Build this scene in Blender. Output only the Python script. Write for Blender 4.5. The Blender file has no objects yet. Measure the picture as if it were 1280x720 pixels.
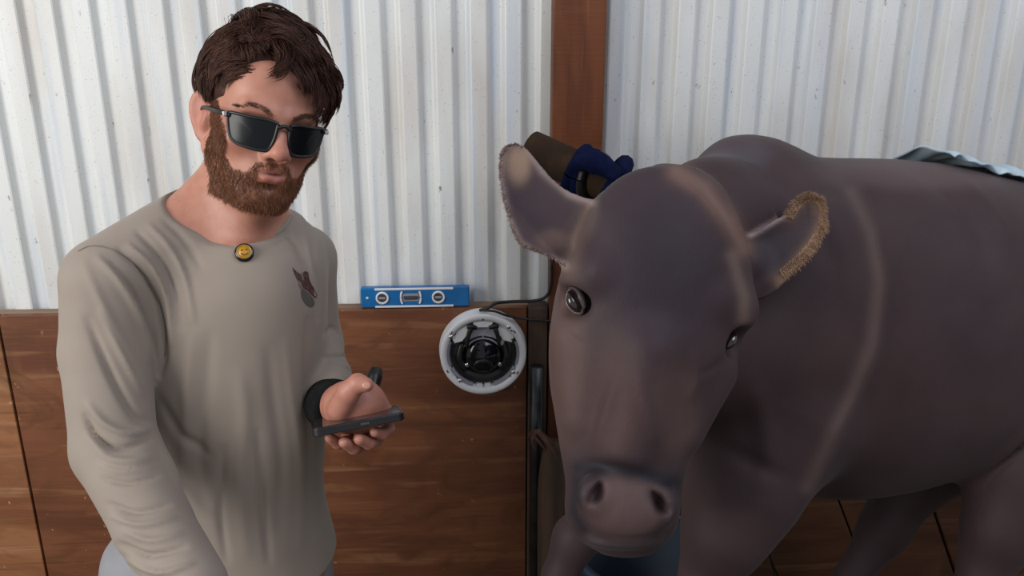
import bpy, bmesh, math, random
import numpy as np
from mathutils import Vector, Matrix
from mathutils.bvhtree import BVHTree
random.seed(5); rng = np.random.default_rng(7)
S = bpy.context.scene; COL = S.collection
# ------------------------------------------------------------------ camera, light, exposure
F = 1108.0; TH = math.radians(18.3); YAW = math.radians(3.0)
CAM = np.array([0., 0., 1.76])
FW = np.array([math.sin(YAW)*math.cos(TH), math.cos(YAW)*math.cos(TH), -math.sin(TH)])
RT = np.array([math.cos(YAW), -math.sin(YAW), 0.]); UP = np.cross(RT, FW)
cd = bpy.data.cameras.new('camera'); cam = bpy.data.objects.new('camera', cd); COL.objects.link(cam)
cd.sensor_width = 36.0; cd.lens = 36.0*F/1280.0; cd.clip_start = .02
cam.matrix_world = Matrix(((RT[0], UP[0], -FW[0], CAM[0]), (RT[1], UP[1], -FW[1], CAM[1]), (RT[2], UP[2], -FW[2], CAM[2]), (0, 0, 0, 1)))
S.camera = cam
S.view_settings.view_transform = 'Standard'; S.view_settings.look = 'None'
S.view_settings.exposure = 0.0; S.view_settings.gamma = 1.0; S.view_settings.use_curve_mapping = False
w = bpy.data.worlds.new('daylight'); S.world = w; w.use_nodes = True
w.node_tree.nodes['Background'].inputs[0].default_value = (.92, .95, 1.0, 1)
w.node_tree.nodes['Background'].inputs[1].default_value = 0.36
def area(name, loc, aim, sx, sy, power, col):
    l = bpy.data.lights.new(name, 'AREA'); l.shape = 'RECTANGLE'; l.size = sx; l.size_y = sy; l.energy = power; l.color = col
    o = bpy.data.objects.new(name, l); COL.objects.link(o); o.location = loc
    o.rotation_euler = (Vector(aim)-Vector(loc)).to_track_quat('-Z', 'Y').to_euler(); return o
area('barn_door_daylight', (-2.1, -0.25, 2.1), (-.45, 1.75, 1.25), 1.5, 1.5, 56, (1.0, .97, .93))
area('overhead_fill_light', (1.3, .1, 3.1), (.75, 1.4, 1.4), 1.6, 1.2, 22, (.86, .88, 1.0))  # added fill lamp overhead, brightens the cow's back and the right wall

def P(px, py, d):                      # point seen at a pixel, at a distance along the view axis
    return CAM + d*(FW + RT*(px-640)/F + UP*(360-py)/F)
def PW(px, py, y):                     # point seen at a pixel, on the plane Y = y
    r = FW + RT*(px-640)/F + UP*(360-py)/F
    return CAM + r*((y-CAM[1])/r[1])
def proj(p):
    v = np.asarray(p)-CAM; d = v@FW
    return np.stack([640+F*(v@RT)/d, 360-F*(v@UP)/d, d], -1)

# ------------------------------------------------------------------ object helpers
def put(o, name, parent=None):
    o.name = name; COL.objects.link(o)
    if parent is not None: o.parent = parent; o.matrix_parent_inverse = parent.matrix_world.inverted()
    return o
def thing(name, label, cat, loc=(0, 0, 0), group=None):
    o = bpy.data.objects.new(name, None); COL.objects.link(o); o.location = loc; o.empty_display_size = .05
    o.matrix_world = Matrix.Translation(loc)
    o['label'] = label; o['category'] = cat
    if group: o['group'] = group
    return o
def tag(o, label, cat, group=None):
    o['label'] = label; o['category'] = cat
    if group: o['group'] = group
    return o
def mesh(name, v, f, m, parent=None, smooth=True):
    me = bpy.data.meshes.new(name)
    v = np.asarray(v, dtype=np.float32)
    if isinstance(f, np.ndarray):
        k = f.shape[1]; me.vertices.add(len(v)); me.vertices.foreach_set('co', v.ravel())
        me.loops.add(f.size); me.loops.foreach_set('vertex_index', f.astype(np.int32).ravel())
        me.polygons.add(len(f)); me.polygons.foreach_set('loop_start', np.arange(0, f.size, k, dtype=np.int32))
        me.polygons.foreach_set('loop_total', np.full(len(f), k, dtype=np.int32))
        me.update(calc_edges=True); me.validate()
    else:
        me.from_pydata([tuple(map(float, p)) for p in v], [], f); me.update()
    me.polygons.foreach_set('use_smooth', [smooth]*len(me.polygons))
    if m: me.materials.append(m)
    o = bpy.data.objects.new(name, me); return put(o, name, parent)
def frommesh(name, bm, m, parent=None, smooth=False, bevel=0, seg=2):
    me = bpy.data.meshes.new(name)
    bmesh.ops.recalc_face_normals(bm, faces=bm.faces)
    if bevel: bmesh.ops.bevel(bm, geom=bm.edges[:], offset=bevel, segments=seg, affect='EDGES', profile=.5)
    bm.to_mesh(me); bm.free()
    me.polygons.foreach_set('use_smooth', [smooth]*len(me.polygons))
    if m: me.materials.append(m)
    o = bpy.data.objects.new(name, me); return put(o, name, parent)
def box(bm, c, s, rot=None):
    M = Matrix.Translation(Vector(c)) @ (rot.to_4x4() if rot else Matrix()) @ Matrix.Diagonal((s[0], s[1], s[2], 1))
    bmesh.ops.create_cube(bm, size=1, matrix=M)
def boxo(name, c, s, m, parent=None, bevel=.002, rot=None):
    bm = bmesh.new(); box(bm, c, s, rot); return frommesh(name, bm, m, parent, False, bevel)
def lathe(name, prof, m, parent=None, M=Matrix(), n=48, smooth=True, cols=None):     # prof: (r, h) about local Z
    v = []; f = []
    for r, h in prof:
        for i in range(n):
            a = 2*math.pi*i/n; v.append(M @ Vector((r*math.cos(a), r*math.sin(a), h)))
    for j in range(len(prof)-1):
        for i in range(n):
            f.append((j*n+i, j*n+(i+1) % n, (j+1)*n+(i+1) % n, (j+1)*n+i))
    return mesh(name, np.array([tuple(x) for x in v]), f, m, parent, smooth)
def catmull(pts, n=8):
    pts = np.asarray(pts, float); P0 = np.vstack([2*pts[0]-pts[1], pts, 2*pts[-1]-pts[-2]]); out = []
    for i in range(1, len(P0)-2):
        a, b, c, d = P0[i-1:i+3]
        for t in np.linspace(0, 1, n, endpoint=False):
            out.append(.5*((2*b)+(-a+c)*t+(2*a-5*b+4*c-d)*t*t+(-a+3*b-3*c+d)*t**3))
    out.append(pts[-1]); return np.array(out)
def tubes(paths, rad, sides=3, flat=None):     # paths [n,m,3], rad [n,m] or [m]
    paths = np.asarray(paths, float); n, m, _ = paths.shape; rad = np.broadcast_to(rad, (n, m))
    T = np.gradient(paths, axis=1); T /= np.linalg.norm(T, axis=2, keepdims=True)+1e-12
    ref = np.where(np.abs(T[:, :1, 2:3]) > .9, np.array([1., 0, 0]), np.array([0, 0, 1.]))
    A = np.cross(T, np.broadcast_to(ref, T.shape)); A /= np.linalg.norm(A, axis=2, keepdims=True)+1e-12
    B = np.cross(T, A); ang = 2*np.pi*np.arange(sides)/sides
    V = paths[:, :, None, :] + rad[:, :, None, None]*(A[:, :, None, :]*np.cos(ang)[None, None, :, None]+B[:, :, None, :]*np.sin(ang)[None, None, :, None])
    V = V.reshape(-1, 3)
    i, j, k = np.meshgrid(np.arange(n), np.arange(m-1), np.arange(sides), indexing='ij')
    b = (i*m+j)*sides; k2 = (k+1) % sides
    Fq = np.stack([b+k, b+k2, b+sides+k2, b+sides+k], -1).reshape(-1, 4)
    return V, Fq
def tube(name, pts, r, m, parent=None, sides=12, n=8, smooth=True):
    c = catmull(pts, n) if len(pts) > 2 else np.linspace(pts[0], pts[1], 6)
    rr = np.interp(np.linspace(0, 1, len(c)), np.linspace(0, 1, len(r)), r) if hasattr(r, '__len__') else np.full(len(c), r)
    c = np.vstack([c[:1]-(c[1]-c[0])*1e-3, c, c[-1:]+(c[-1]-c[-2])*1e-3]); rr = np.concatenate([[1e-5], rr, [1e-5]])
    V, Fq = tubes(c[None], rr[None], sides); return mesh(name, V, Fq, m, parent, smooth)

# ------------------------------------------------------------------ implicit modelling (union of smooth forms, then one skin)
class Field:
    def __init__(s, xs, ys, zs, R=np.eye(3), T=np.zeros(3)):
        s.x, s.y, s.z = [np.asarray(a, np.float32) for a in (xs, ys, zs)]
        s.d = np.full((len(xs), len(ys), len(zs)), .2, np.float32); s.R = np.asarray(R); s.T = np.asarray(T)
    def _sub(s, lo, hi):
        sl = []
        for a, l, h in zip((s.x, s.y, s.z), lo, hi):
            i = np.searchsorted(a, l); j = np.searchsorted(a, h); sl.append(slice(max(i-1, 0), min(j+1, len(a))))
        return tuple(sl)
    def put(s, fn, lo, hi, k=.01, op='u'):
        m = k+.02; lo = np.asarray(lo)-m; hi = np.asarray(hi)+m; sl = s._sub(lo, hi)
        X, Y, Z = np.meshgrid(s.x[sl[0]], s.y[sl[1]], s.z[sl[2]], indexing='ij')
        if X.size == 0: return
        g = fn(X, Y, Z).astype(np.float32); d = s.d[sl]
        if op == 'u':
            h = np.clip(.5+.5*(g-d)/k, 0, 1); r = g*(1-h)+d*h-k*h*(1-h)
        elif op == 's':
            h = np.clip(.5-.5*(d+g)/k, 0, 1); r = d*(1-h)-g*h+k*h*(1-h)
        elif op == 'i':
            h = np.clip(.5-.5*(g-d)/k, 0, 1); r = g*(1-h)+d*h+k*h*(1-h)
        s.d[sl] = r
    def cone(s, a, b, ra, rb, k=.01, op='u', sq=None):
        a = np.asarray(a, float); b = np.asarray(b, float); ab = b-a; L = ab@ab+1e-12; r = max(ra, rb)
        def fn(X, Y, Z):
            t = np.clip(((X-a[0])*ab[0]+(Y-a[1])*ab[1]+(Z-a[2])*ab[2])/L, 0, 1)
            return np.sqrt((X-a[0]-ab[0]*t)**2+(Y-a[1]-ab[1]*t)**2+(Z-a[2]-ab[2]*t)**2)-(ra+(rb-ra)*t)
        s.put(fn, np.minimum(a, b)-r, np.maximum(a, b)+r, k, op)
    def chain(s, pts, rs, k=.01, op='u'):
        for i in range(len(pts)-1): s.cone(pts[i], pts[i+1], rs[i], rs[i+1], k, op)
    def ell(s, c, r, k=.01, op='u', R=None):
        c = np.asarray(c, float); r = np.asarray(r, float); R = np.eye(3) if R is None else np.asarray(R); ext = np.abs(R)@r if R is not None else r
        def fn(X, Y, Z):
            q = [(X-c[0])*R[0, i]+(Y-c[1])*R[1, i]+(Z-c[2])*R[2, i] for i in range(3)]
            k0 = np.sqrt(sum((q[i]/r[i])**2 for i in range(3))); k1 = np.sqrt(sum((q[i]/r[i]**2)**2 for i in range(3)))+1e-9
            return k0*(k0-1)/k1
        s.put(fn, c-ext, c+ext, k, op)
    def column(s, O, U, V, W, secs, k=.01, op='u', n=2.0):
        # secs rows: (t along W, centre u, centre v, half u, half v) in the frame O,U,V,W
        O, U, V, W = [np.asarray(a, float) for a in (O, U, V, W)]; secs = np.asarray(secs, float); secs = secs[np.argsort(secs[:, 0])]
        fine = catmull(secs, 10); order = np.argsort(fine[:, 0]); fine = fine[order]
        corners = np.array([O+W*r[0]+U*(r[1]+a*r[3])+V*(r[2]+b*r[4]) for r in secs for a in (-1, 1) for b in (-1, 1)])
        t0, t1 = fine[0, 0], fine[-1, 0]
        def fn(X, Y, Z):
            x, y, z = X-O[0], Y-O[1], Z-O[2]
            t = x*W[0]+y*W[1]+z*W[2]; tc = np.clip(t, t0, t1)
            cu, cv, au, av = [np.interp(tc, fine[:, 0], fine[:, i]) for i in (1, 2, 3, 4)]
            u = x*U[0]+y*U[1]+z*U[2]-cu; v = x*V[0]+y*V[1]+z*V[2]-cv
            if n == 2.0: k0 = np.sqrt((u/au)**2+(v/av)**2)
            else: k0 = (np.abs(u/au)**n+np.abs(v/av)**n)**(1/n)
            k1 = np.sqrt((u/au**2)**2+(v/av**2)**2)+1e-6; d = k0*(k0-1)/k1
            e = np.maximum(t0-t, t-t1)
            return np.where(e > 0, np.sqrt(np.maximum(d, 0)**2+e**2), d)
        s.put(fn, corners.min(0), corners.max(0), k, op)
    def slab(s, O, U, V, W, poly, th, bend=lambda u, v: 0*u, k=.006, op='u', rim=0.0):
        # flat leaf: closed outline poly in (u,v), thickness th, surface lifted by bend(u,v) along W
        O, U, V, W = [np.asarray(a, float) for a in (O, U, V, W)]; poly = catmull(np.vstack([poly, poly[:1]]), 5)[:-1]
        pad = .03; c3 = np.array([O+U*p[0]+V*p[1]+W*w_ for p in poly for w_ in (-pad, pad)])
        def fn(X, Y, Z):
            x, y, z = X-O[0], Y-O[1], Z-O[2]
            u = x*U[0]+y*U[1]+z*U[2]; v = x*V[0]+y*V[1]+z*V[2]; ww = x*W[0]+y*W[1]+z*W[2]-bend(u, v)
            dd = np.full(u.shape, 1e9); inside = np.zeros(u.shape, bool)
            for i in range(len(poly)):
                a = poly[i]; b = poly[(i+1) % len(poly)]; e = b-a
                t = np.clip(((u-a[0])*e[0]+(v-a[1])*e[1])/(e@e+1e-12), 0, 1)
                dd = np.minimum(dd, (u-a[0]-e[0]*t)**2+(v-a[1]-e[1]*t)**2)
                if abs(b[1]-a[1]) > 1e-12:
                    c = ((a[1] > v) != (b[1] > v)) & (u < (b[0]-a[0])*(v-a[1])/(b[1]-a[1])+a[0]); inside ^= c
            sd = np.where(inside, -1, 1)*np.sqrt(dd)+th*.8
            tt = th + rim*np.exp(-(sd/ .006)**2)
            q0 = np.maximum(sd, 0); q1 = np.abs(ww)
            return np.sqrt(q0**2+q1**2)-tt
        s.put(fn, c3.min(0), c3.max(0), k, op)
    def skin(s):
        D = s.d; B = D < 0; nx, ny, nz = D.shape
        cnt = np.zeros((nx-1, ny-1, nz-1), np.uint8)
        for a in (0, 1):
            for b in (0, 1):
                for c in (0, 1): cnt += B[a:nx-1+a, b:ny-1+b, c:nz-1+c]
        act = (cnt > 0) & (cnt < 8); idx = np.argwhere(act); ids = np.full(act.shape, -1, np.int32); ids[act] = np.arange(len(idx))
        acc = np.zeros((len(idx), 3)); num = np.zeros(len(idx)); X = (s.x, s.y, s.z)
        for ax in range(3):
            o1, o2 = [q for q in range(3) if q != ax]
            for a in (0, 1):
                for b in (0, 1):
                    p = idx.copy(); p[:, o1] += a; p[:, o2] += b; q = p.copy(); q[:, ax] += 1
                    d0 = D[p[:, 0], p[:, 1], p[:, 2]]; d1 = D[q[:, 0], q[:, 1], q[:, 2]]; c = (d0 < 0) != (d1 < 0)
                    t = np.where(c, d0/np.where(c, d0-d1, 1), 0); co = np.empty((len(idx), 3))
                    co[:, ax] = X[ax][p[:, ax]]*(1-t)+X[ax][q[:, ax]]*t; co[:, o1] = X[o1][p[:, o1]]; co[:, o2] = X[o2][p[:, o2]]
                    acc[c] += co[c]; num[c] += 1
        V = acc/num[:, None]; Fs = []
        for ax in range(3):
            o1, o2 = (ax+1) % 3, (ax+2) % 3
            a = [slice(None)]*3; b = [slice(None)]*3; a[ax] = slice(0, -1); b[ax] = slice(1, None)
            for q in (o1, o2): a[q] = slice(1, -1); b[q] = slice(1, -1)
            A = B[tuple(a)]; Bb = B[tuple(b)]; ch = np.argwhere(A != Bb); sg = A[tuple(ch.T)]
            ch[:, o1] += 1; ch[:, o2] += 1; qs = []
            for (i, j) in ((-1, -1), (0, -1), (0, 0), (-1, 0)):
                c = ch.copy(); c[:, o1] += i; c[:, o2] += j; qs.append(ids[c[:, 0], c[:, 1], c[:, 2]])
            q = np.stack(qs, -1); q[~sg] = q[~sg][:, ::-1]; Fs.append(q)
        Fs = np.vstack(Fs); Fs = Fs[(Fs >= 0).all(1)]
        return V@s.R.T+s.T, Fs
def smoothv(V, Fq, it=2, lam=.5):
    E = np.vstack([Fq[:, [0, 1]], Fq[:, [1, 2]], Fq[:, [2, 3]], Fq[:, [3, 0]]]); n = len(V)
    deg = np.bincount(E.ravel(), minlength=n)[:, None]+1e-9
    for i in range(it):
        A = np.empty_like(V)
        for c in range(3): A[:, c] = np.bincount(E[:, 0], V[E[:, 1], c], n)+np.bincount(E[:, 1], V[E[:, 0], c], n)
        V = V+lam*(A/deg-V)
    return V
def normals(V, Fq):
    n = np.cross(V[Fq[:, 2]]-V[Fq[:, 0]], V[Fq[:, 3]]-V[Fq[:, 1]]); N = np.empty_like(V)
    for c in range(3): N[:, c] = sum(np.bincount(Fq[:, k], n[:, c], len(V)) for k in range(4))
    return N/(np.linalg.norm(N, axis=1, keepdims=True)+1e-12)
def pdist(uv, poly):
    d = np.full(len(uv), 1e9); tt = np.zeros(len(uv)); poly = np.asarray(poly, float)
    for i in range(len(poly)-1):
        a, b = poly[i], poly[i+1]; e = b-a; t = np.clip(((uv-a)@e)/(e@e+1e-9), 0, 1); dd = np.linalg.norm(uv-a-t[:, None]*e, axis=1)
        tt = np.where(dd < d, (i+t)/(len(poly)-1), tt); d = np.minimum(d, dd)
    return d, tt
def crease(V, Fq, lines, it=1):       # folds: each a polyline with width (px-sized) and height in metres
    N = normals(V, Fq); q = proj(V); uv = q[:, :2]; vis = (N*(CAM-V)).sum(1) > 0
    D = np.zeros(len(V))
    for poly, wd, amp in lines:
        pl = catmull(poly, 5); lo = pl.min(0)-wd*4; hi = pl.max(0)+wd*4
        m = vis & (uv > lo).all(1) & (uv < hi).all(1); d, t = pdist(uv[m], pl)
        D[m] += amp*np.exp(-(d/wd)**2)*np.sin(np.pi*np.clip(t*.94+.03, 0, 1))**.6
    return V+N*D[:, None]
def noise3(p, s, seed=0):             # cheap smooth noise
    r = np.random.default_rng(seed); o = np.zeros(len(p))
    for i in range(6):
        k = r.normal(size=3); k *= s*(.6+.35*i)/np.linalg.norm(k); o += np.sin(p@k+r.uniform(0, 6.28))/(1+.25*i)
    return o/3
def steps(*segs):                     # axis samples: (start, end, step) pieces
    out = []
    for a, b, h in segs: out += list(np.arange(a, b, h))
    return np.array(sorted(set(np.round(out, 5))))
def vcol(o, rgb):
    me = o.data; at = me.color_attributes.new('tone', 'FLOAT_COLOR', 'POINT')
    a = np.ones((len(me.vertices), 4), np.float32); a[:, :3] = rgb; at.data.foreach_set('color', a.ravel())

# ------------------------------------------------------------------ materials
def mat(name, col, rough=.6, metal=0, bump=None, noise=None, attr=False, sheen=0, spec=None, trans=0, coat=0, sss=0):
    m = bpy.data.materials.new(name); m.use_nodes = True; n = m.node_tree.nodes; l = m.node_tree.links; b = n['Principled BSDF']
    b.inputs['Base Color'].default_value = (*col, 1); b.inputs['Roughness'].default_value = rough; b.inputs['Metallic'].default_value = metal
    if spec is not None: b.inputs['Specular IOR Level'].default_value = spec
    if sheen: b.inputs['Sheen Weight'].default_value = sheen; b.inputs['Sheen Roughness'].default_value = .45
    if trans: b.inputs['Transmission Weight'].default_value = trans
    if coat: b.inputs['Coat Weight'].default_value = coat
    if sss: b.inputs['Subsurface Weight'].default_value = sss; b.inputs['Subsurface Radius'].default_value = (.01, .004, .002); b.inputs['Subsurface Scale'].default_value = .6
    tc = n.new('ShaderNodeTexCoord'); src = None
    if attr:
        a = n.new('ShaderNodeAttribute'); a.attribute_name = 'tone'; src = a.outputs['Color']
    if noise:      # (scale, colour2, lo, hi, stretch)
        mp = n.new('ShaderNodeMapping'); mp.inputs['Scale'].default_value = noise[4] if len(noise) > 4 else (1, 1, 1)
        l.new(tc.outputs['Object'], mp.inputs[0])
        t = n.new('ShaderNodeTexNoise'); t.inputs['Scale'].default_value = noise[0]; t.inputs['Detail'].default_value = 6; l.new(mp.outputs[0], t.inputs['Vector'])
        r = n.new('ShaderNodeMapRange'); r.inputs[1].default_value = noise[2]; r.inputs[2].default_value = noise[3]; l.new(t.outputs[0], r.inputs[0])
        x = n.new('ShaderNodeMix'); x.data_type = 'RGBA'; l.new(r.outputs[0], x.inputs[0])
        if src: l.new(src, x.inputs[6])
        else: x.inputs[6].default_value = (*col, 1)
        if src:
            hs = n.new('ShaderNodeMix'); hs.data_type = 'RGBA'; hs.blend_type = 'MULTIPLY'; hs.inputs[0].default_value = 1
            l.new(src, hs.inputs[6]); hs.inputs[7].default_value = (*noise[1], 1); l.new(hs.outputs[2], x.inputs[7])
        else: x.inputs[7].default_value = (*noise[1], 1)
        src = x.outputs[2]
    if src: l.new(src, b.inputs['Base Color'])
    if bump:       # (scale, strength, distance, stretch)
        mp = n.new('ShaderNodeMapping'); mp.inputs['Scale'].default_value = bump[3] if len(bump) > 3 else (1, 1, 1); l.new(tc.outputs['Object'], mp.inputs[0])
        t = n.new('ShaderNodeTexNoise'); t.inputs['Scale'].default_value = bump[0]; t.inputs['Detail'].default_value = 4; l.new(mp.outputs[0], t.inputs['Vector'])
        bp = n.new('ShaderNodeBump'); bp.inputs['Strength'].default_value = bump[1]; bp.inputs['Distance'].default_value = bump[2]
        l.new(t.outputs[0], bp.inputs['Height']); l.new(bp.outputs[0], b.inputs['Normal'])
    return m
def metal_wall():
    m = mat('painted_corrugated_steel', (.62, .635, .62), .42, 0, bump=(260, .12, .002)); n = m.node_tree.nodes; l = m.node_tree.links; b = n['Principled BSDF']
    tc = n['Texture Coordinate']
    def mixc(fac, a, c):
        x = n.new('ShaderNodeMix'); x.data_type = 'RGBA'; l.new(fac, x.inputs[0])
        if hasattr(a, 'links') or hasattr(a, 'is_linked'): l.new(a, x.inputs[6])
        else: x.inputs[6].default_value = (*a, 1)
        x.inputs[7].default_value = (*c, 1); return x.outputs[2]
    def nz(scale, st, lo, hi):
        mp = n.new('ShaderNodeMapping'); mp.inputs['Scale'].default_value = st; l.new(tc.outputs['Object'], mp.inputs[0])
        t = n.new('ShaderNodeTexNoise'); t.inputs['Scale'].default_value = scale; t.inputs['Detail'].default_value = 5; l.new(mp.outputs[0], t.inputs['Vector'])
        r = n.new('ShaderNodeMapRange'); r.inputs[1].default_value = lo; r.inputs[2].default_value = hi; l.new(t.outputs[0], r.inputs[0]); return r.outputs[0]
    c = mixc(nz(9, (1, 1, .25), .45, .7), (.74, .76, .75), (.62, .60, .565))
    c = mixc(nz(5, (6, 1, .3), .52, .68), c, (.60, .65, .70))
    c = mixc(nz(330, (1, 1, 1), .66, .72), c, (.27, .27, .27))
    c = mixc(nz(60, (1, 1, .5), .70, .76), c, (.30, .29, .27))
    l.new(c, b.inputs['Base Color']); return m
def plywood(name, c1, c2, c3, specks=True, vert=False):
    m = mat(name, c1, .5, 0, bump=(60, .25, .002, (.3, 1, 3)), spec=.35); n = m.node_tree.nodes; l = m.node_tree.links; b = n['Principled BSDF']; tc = n['Texture Coordinate']
    def ramp(scale, st, lo, hi, dist=0):
        if vert: st = (st[2], st[1], st[0])
        mp = n.new('ShaderNodeMapping'); mp.inputs['Scale'].default_value = st; l.new(tc.outputs['Object'], mp.inputs[0])
        t = n.new('ShaderNodeTexNoise'); t.inputs['Scale'].default_value = scale; t.inputs['Detail'].default_value = 7; t.inputs['Distortion'].default_value = dist; l.new(mp.outputs[0], t.inputs['Vector'])
        r = n.new('ShaderNodeMapRange'); r.inputs[1].default_value = lo; r.inputs[2].default_value = hi; l.new(t.outputs[0], r.inputs[0]); return r.outputs[0]
    def mix(fac, a, c):
        x = n.new('ShaderNodeMix'); x.data_type = 'RGBA'; l.new(fac, x.inputs[0])
        if isinstance(a, tuple): x.inputs[6].default_value = (*a, 1)
        else: l.new(a, x.inputs[6])
        x.inputs[7].default_value = (*c, 1); return x.outputs[2]
    c = mix(ramp(3.2, (.55, 1, 3.2), .40, .62, 1.2), c1, c2)
    c = mix(ramp(7, (.4, 1, 6), .55, .72, .6), c, c3)
    c = mix(ramp(38, (.12, 1, 3.5), .60, .80), c, tuple(q*.45 for q in c1))
    c = mix(ramp(2.2, (3.5, 1, .5), .62, .80), c, tuple(q*1.1 for q in c3))
    c = mix(ramp(5, (1, 1, 1.6), .48, .70, 2.5), c, tuple(q*.62 for q in c1)) if specks else c
    c = mix(ramp(34, (1.5, 1, 1), .70, .74), c, tuple(q*1.5 for q in c3)) if specks else c
    if specks: c = mix(ramp(75, (1, 1, 1), .735, .76), c, (.62, .52, .38))
    l.new(c, b.inputs['Base Color']); return m
M_steel = metal_wall()
M_ply = plywood('red_brown_plywood', (.205, .078, .036), (.135, .048, .024), (.27, .125, .060))
M_ply2 = plywood('lit_plywood', (.33, .145, .065), (.21, .080, .036), (.44, .25, .135))  # lighter plywood copy: stronger light at the far left put into its colour
M_post = plywood('stained_post_wood', (.165, .052, .020), (.10, .030, .013), (.20, .085, .038), False, True)
M_plank = plywood('dark_plank_wood', (.105, .045, .022), (.065, .027, .015), (.15, .075, .038), False)
M_ledge = mat('dusty_framing_wood', (.30, .20, .13), .8, 0, bump=(80, .3, .002, (.3, 1, 3)), noise=(12, (.20, .13, .085), .4, .65, (.4, 1, 2)))
M_dkwood = mat('dark_framing_wood', (.10, .058, .034), .75, 0, bump=(50, .4, .003, (3, 1, .4)), noise=(14, (.055, .034, .024), .4, .65, (3, 1, .4)))
M_floor = mat('packed_dirt', (.105, .062, .036), .95, 0, bump=(30, .6, .01), noise=(8, (.06, .04, .025), .4, .65))
M_rail = mat('shaded_round_wood', (.055, .032, .018), .85, 0, spec=.15, bump=(50, .4, .003), noise=(14, (.03, .018, .012), .4, .65))  # darkened wood: shadow lying on the rail is put into its colour
M_dksteel = mat('dark_galvanised_steel', (.06, .066, .07), .35, .8, noise=(20, (.035, .035, .035), .4, .7))
M_black = mat('black_plastic', (.008, .008, .009), .38, 0, noise=(40, (.014, .014, .014), .4, .6))
M_blackg = mat('gloss_black_plastic', (.004, .004, .006), .12, 0, noise=(4, (.008, .008, .011), .4, .6))
M_cable = mat('black_cable_rubber', (.010, .010, .011), .5, 0, noise=(30, (.018, .018, .018), .4, .6))
M_white = mat('white_camera_plastic', (.80, .81, .83), .4, 0, noise=(18, (.72, .73, .75), .4, .6))
M_greyp = mat('grey_camera_plastic', (.30, .31, .35), .4, 0, noise=(18, (.25, .26, .29), .4, .6))
M_dkgrey = mat('dark_grey_plastic', (.06, .055, .058), .5, 0, noise=(18, (.045, .042, .045), .4, .6))
M_matte = mat('matte_black_rubber', (.008, .008, .009), .85, 0, spec=.1, noise=(40, (.014, .014, .014), .4, .6))
M_blue = mat('blue_level_plastic', (.010, .155, .42), .35, 0, noise=(30, (.008, .13, .36), .4, .6))
M_navy = mat('navy_webbing', (.006, .010, .045), .9, 0, spec=.08, bump=(300, .5, .001), noise=(60, (.004, .007, .030), .4, .6))
M_pale = mat('pale_blue_plastic_sheet', (.42, .56, .66), .35, 0, noise=(14, (.52, .64, .70), .4, .6))
M_chrome = mat('bright_steel', (.7, .7, .72), .25, 1, noise=(30, (.6, .6, .62), .4, .6))
M_skin = mat('skin', (.5, .25, .18), .48, 0, bump=(420, .12, .001), attr=True, noise=(60, (.93, .86, .84), .4, .65), sss=.12)
M_shirt = mat('taupe_jersey_cloth', (.300, .250, .208), .78, 0, bump=(900, .15, .0006), noise=(14, (.285, .237, .197), .4, .6), sheen=.15)
M_seam = mat('taupe_seam_thread', (.20, .165, .133), .8, 0, noise=(80, (.17, .14, .115), .4, .6))
M_trouser = mat('pale_grey_trouser_cloth', (.28, .285, .31), .8, 0, bump=(700, .2, .001), noise=(20, (.25, .25, .27), .4, .6))
M_boot = mat('brown_boot_leather', (.06, .035, .02), .5, 0, noise=(30, (.04, .025, .015), .4, .6))
M_hair = mat('dark_brown_hair', (.040, .0145, .009), .58, 0, noise=(70, (.068, .026, .016), .4, .65), spec=.25)
M_beard = mat('auburn_beard_hair', (.170, .058, .022), .5, 0, noise=(60, (.26, .10, .040), .4, .65))
M_cow = mat('brown_cow_coat', (.1, .07, .07), .62, 0, bump=(240, .22, .002, (1, 1, .35)), attr=True, noise=(9, (.80, .76, .78), .4, .66), sheen=.05, spec=.25)
M_cowfur = mat('tan_ear_fringe_hair', (.46, .29, .18), .6, 0, noise=(60, (.36, .22, .14), .4, .6))
M_eye = mat('dark_wet_eye', (.012, .008, .009), .06, 0, coat=1, noise=(10, (.02, .012, .012), .4, .6))
M_eyelid = mat('pale_eye_rim', (.22, .17, .17), .4, 0, noise=(40, (.18, .13, .13), .4, .6))

# ------------------------------------------------------------------ the setting
WY = 1.79; PY = 1.745
ZL = PW(560, 376, WY)[2]                                     # ledge height
def struct(o): o['kind'] = 'structure'; return o
bm = bmesh.new(); box(bm, (.2, .6, -.05), (6, 4.4, .1)); struct(frommesh('floor', bm, M_floor))
pitch = .068; prof = [(0, 0), (.006, -.0115), (.009, -.013), (.037, -.013), (.040, -.0115), (.046, 0), (.049, .001), (.065, .001)]
vs = []; x0 = -2.3
x0 += (PW(457, 160, WY)[0]-x0) % pitch
i = 0; pr = []
while x0+i*pitch < 2.9:
    for a, b in prof: pr.append((x0+i*pitch+a, WY+.013+b-.0))
    i += 1
zs = [0.0, ZL+.02, 1.4, 1.9, 2.7]
V = [(x, y, z) for z in zs for x, y in pr]+[(x, y+.0012, z) for z in zs for x, y in pr]
n = len(pr); Fq = [(j*n+k, j*n+k+1, (j+1)*n+k+1, (j+1)*n+k) for j in range(len(zs)-1) for k in range(n-1)]
o5 = len(zs)*n; Fq += [tuple(o5+q for q in f[::-1]) for f in Fq]
struct(mesh('wall_back', V, Fq, M_steel, None, False))
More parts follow.
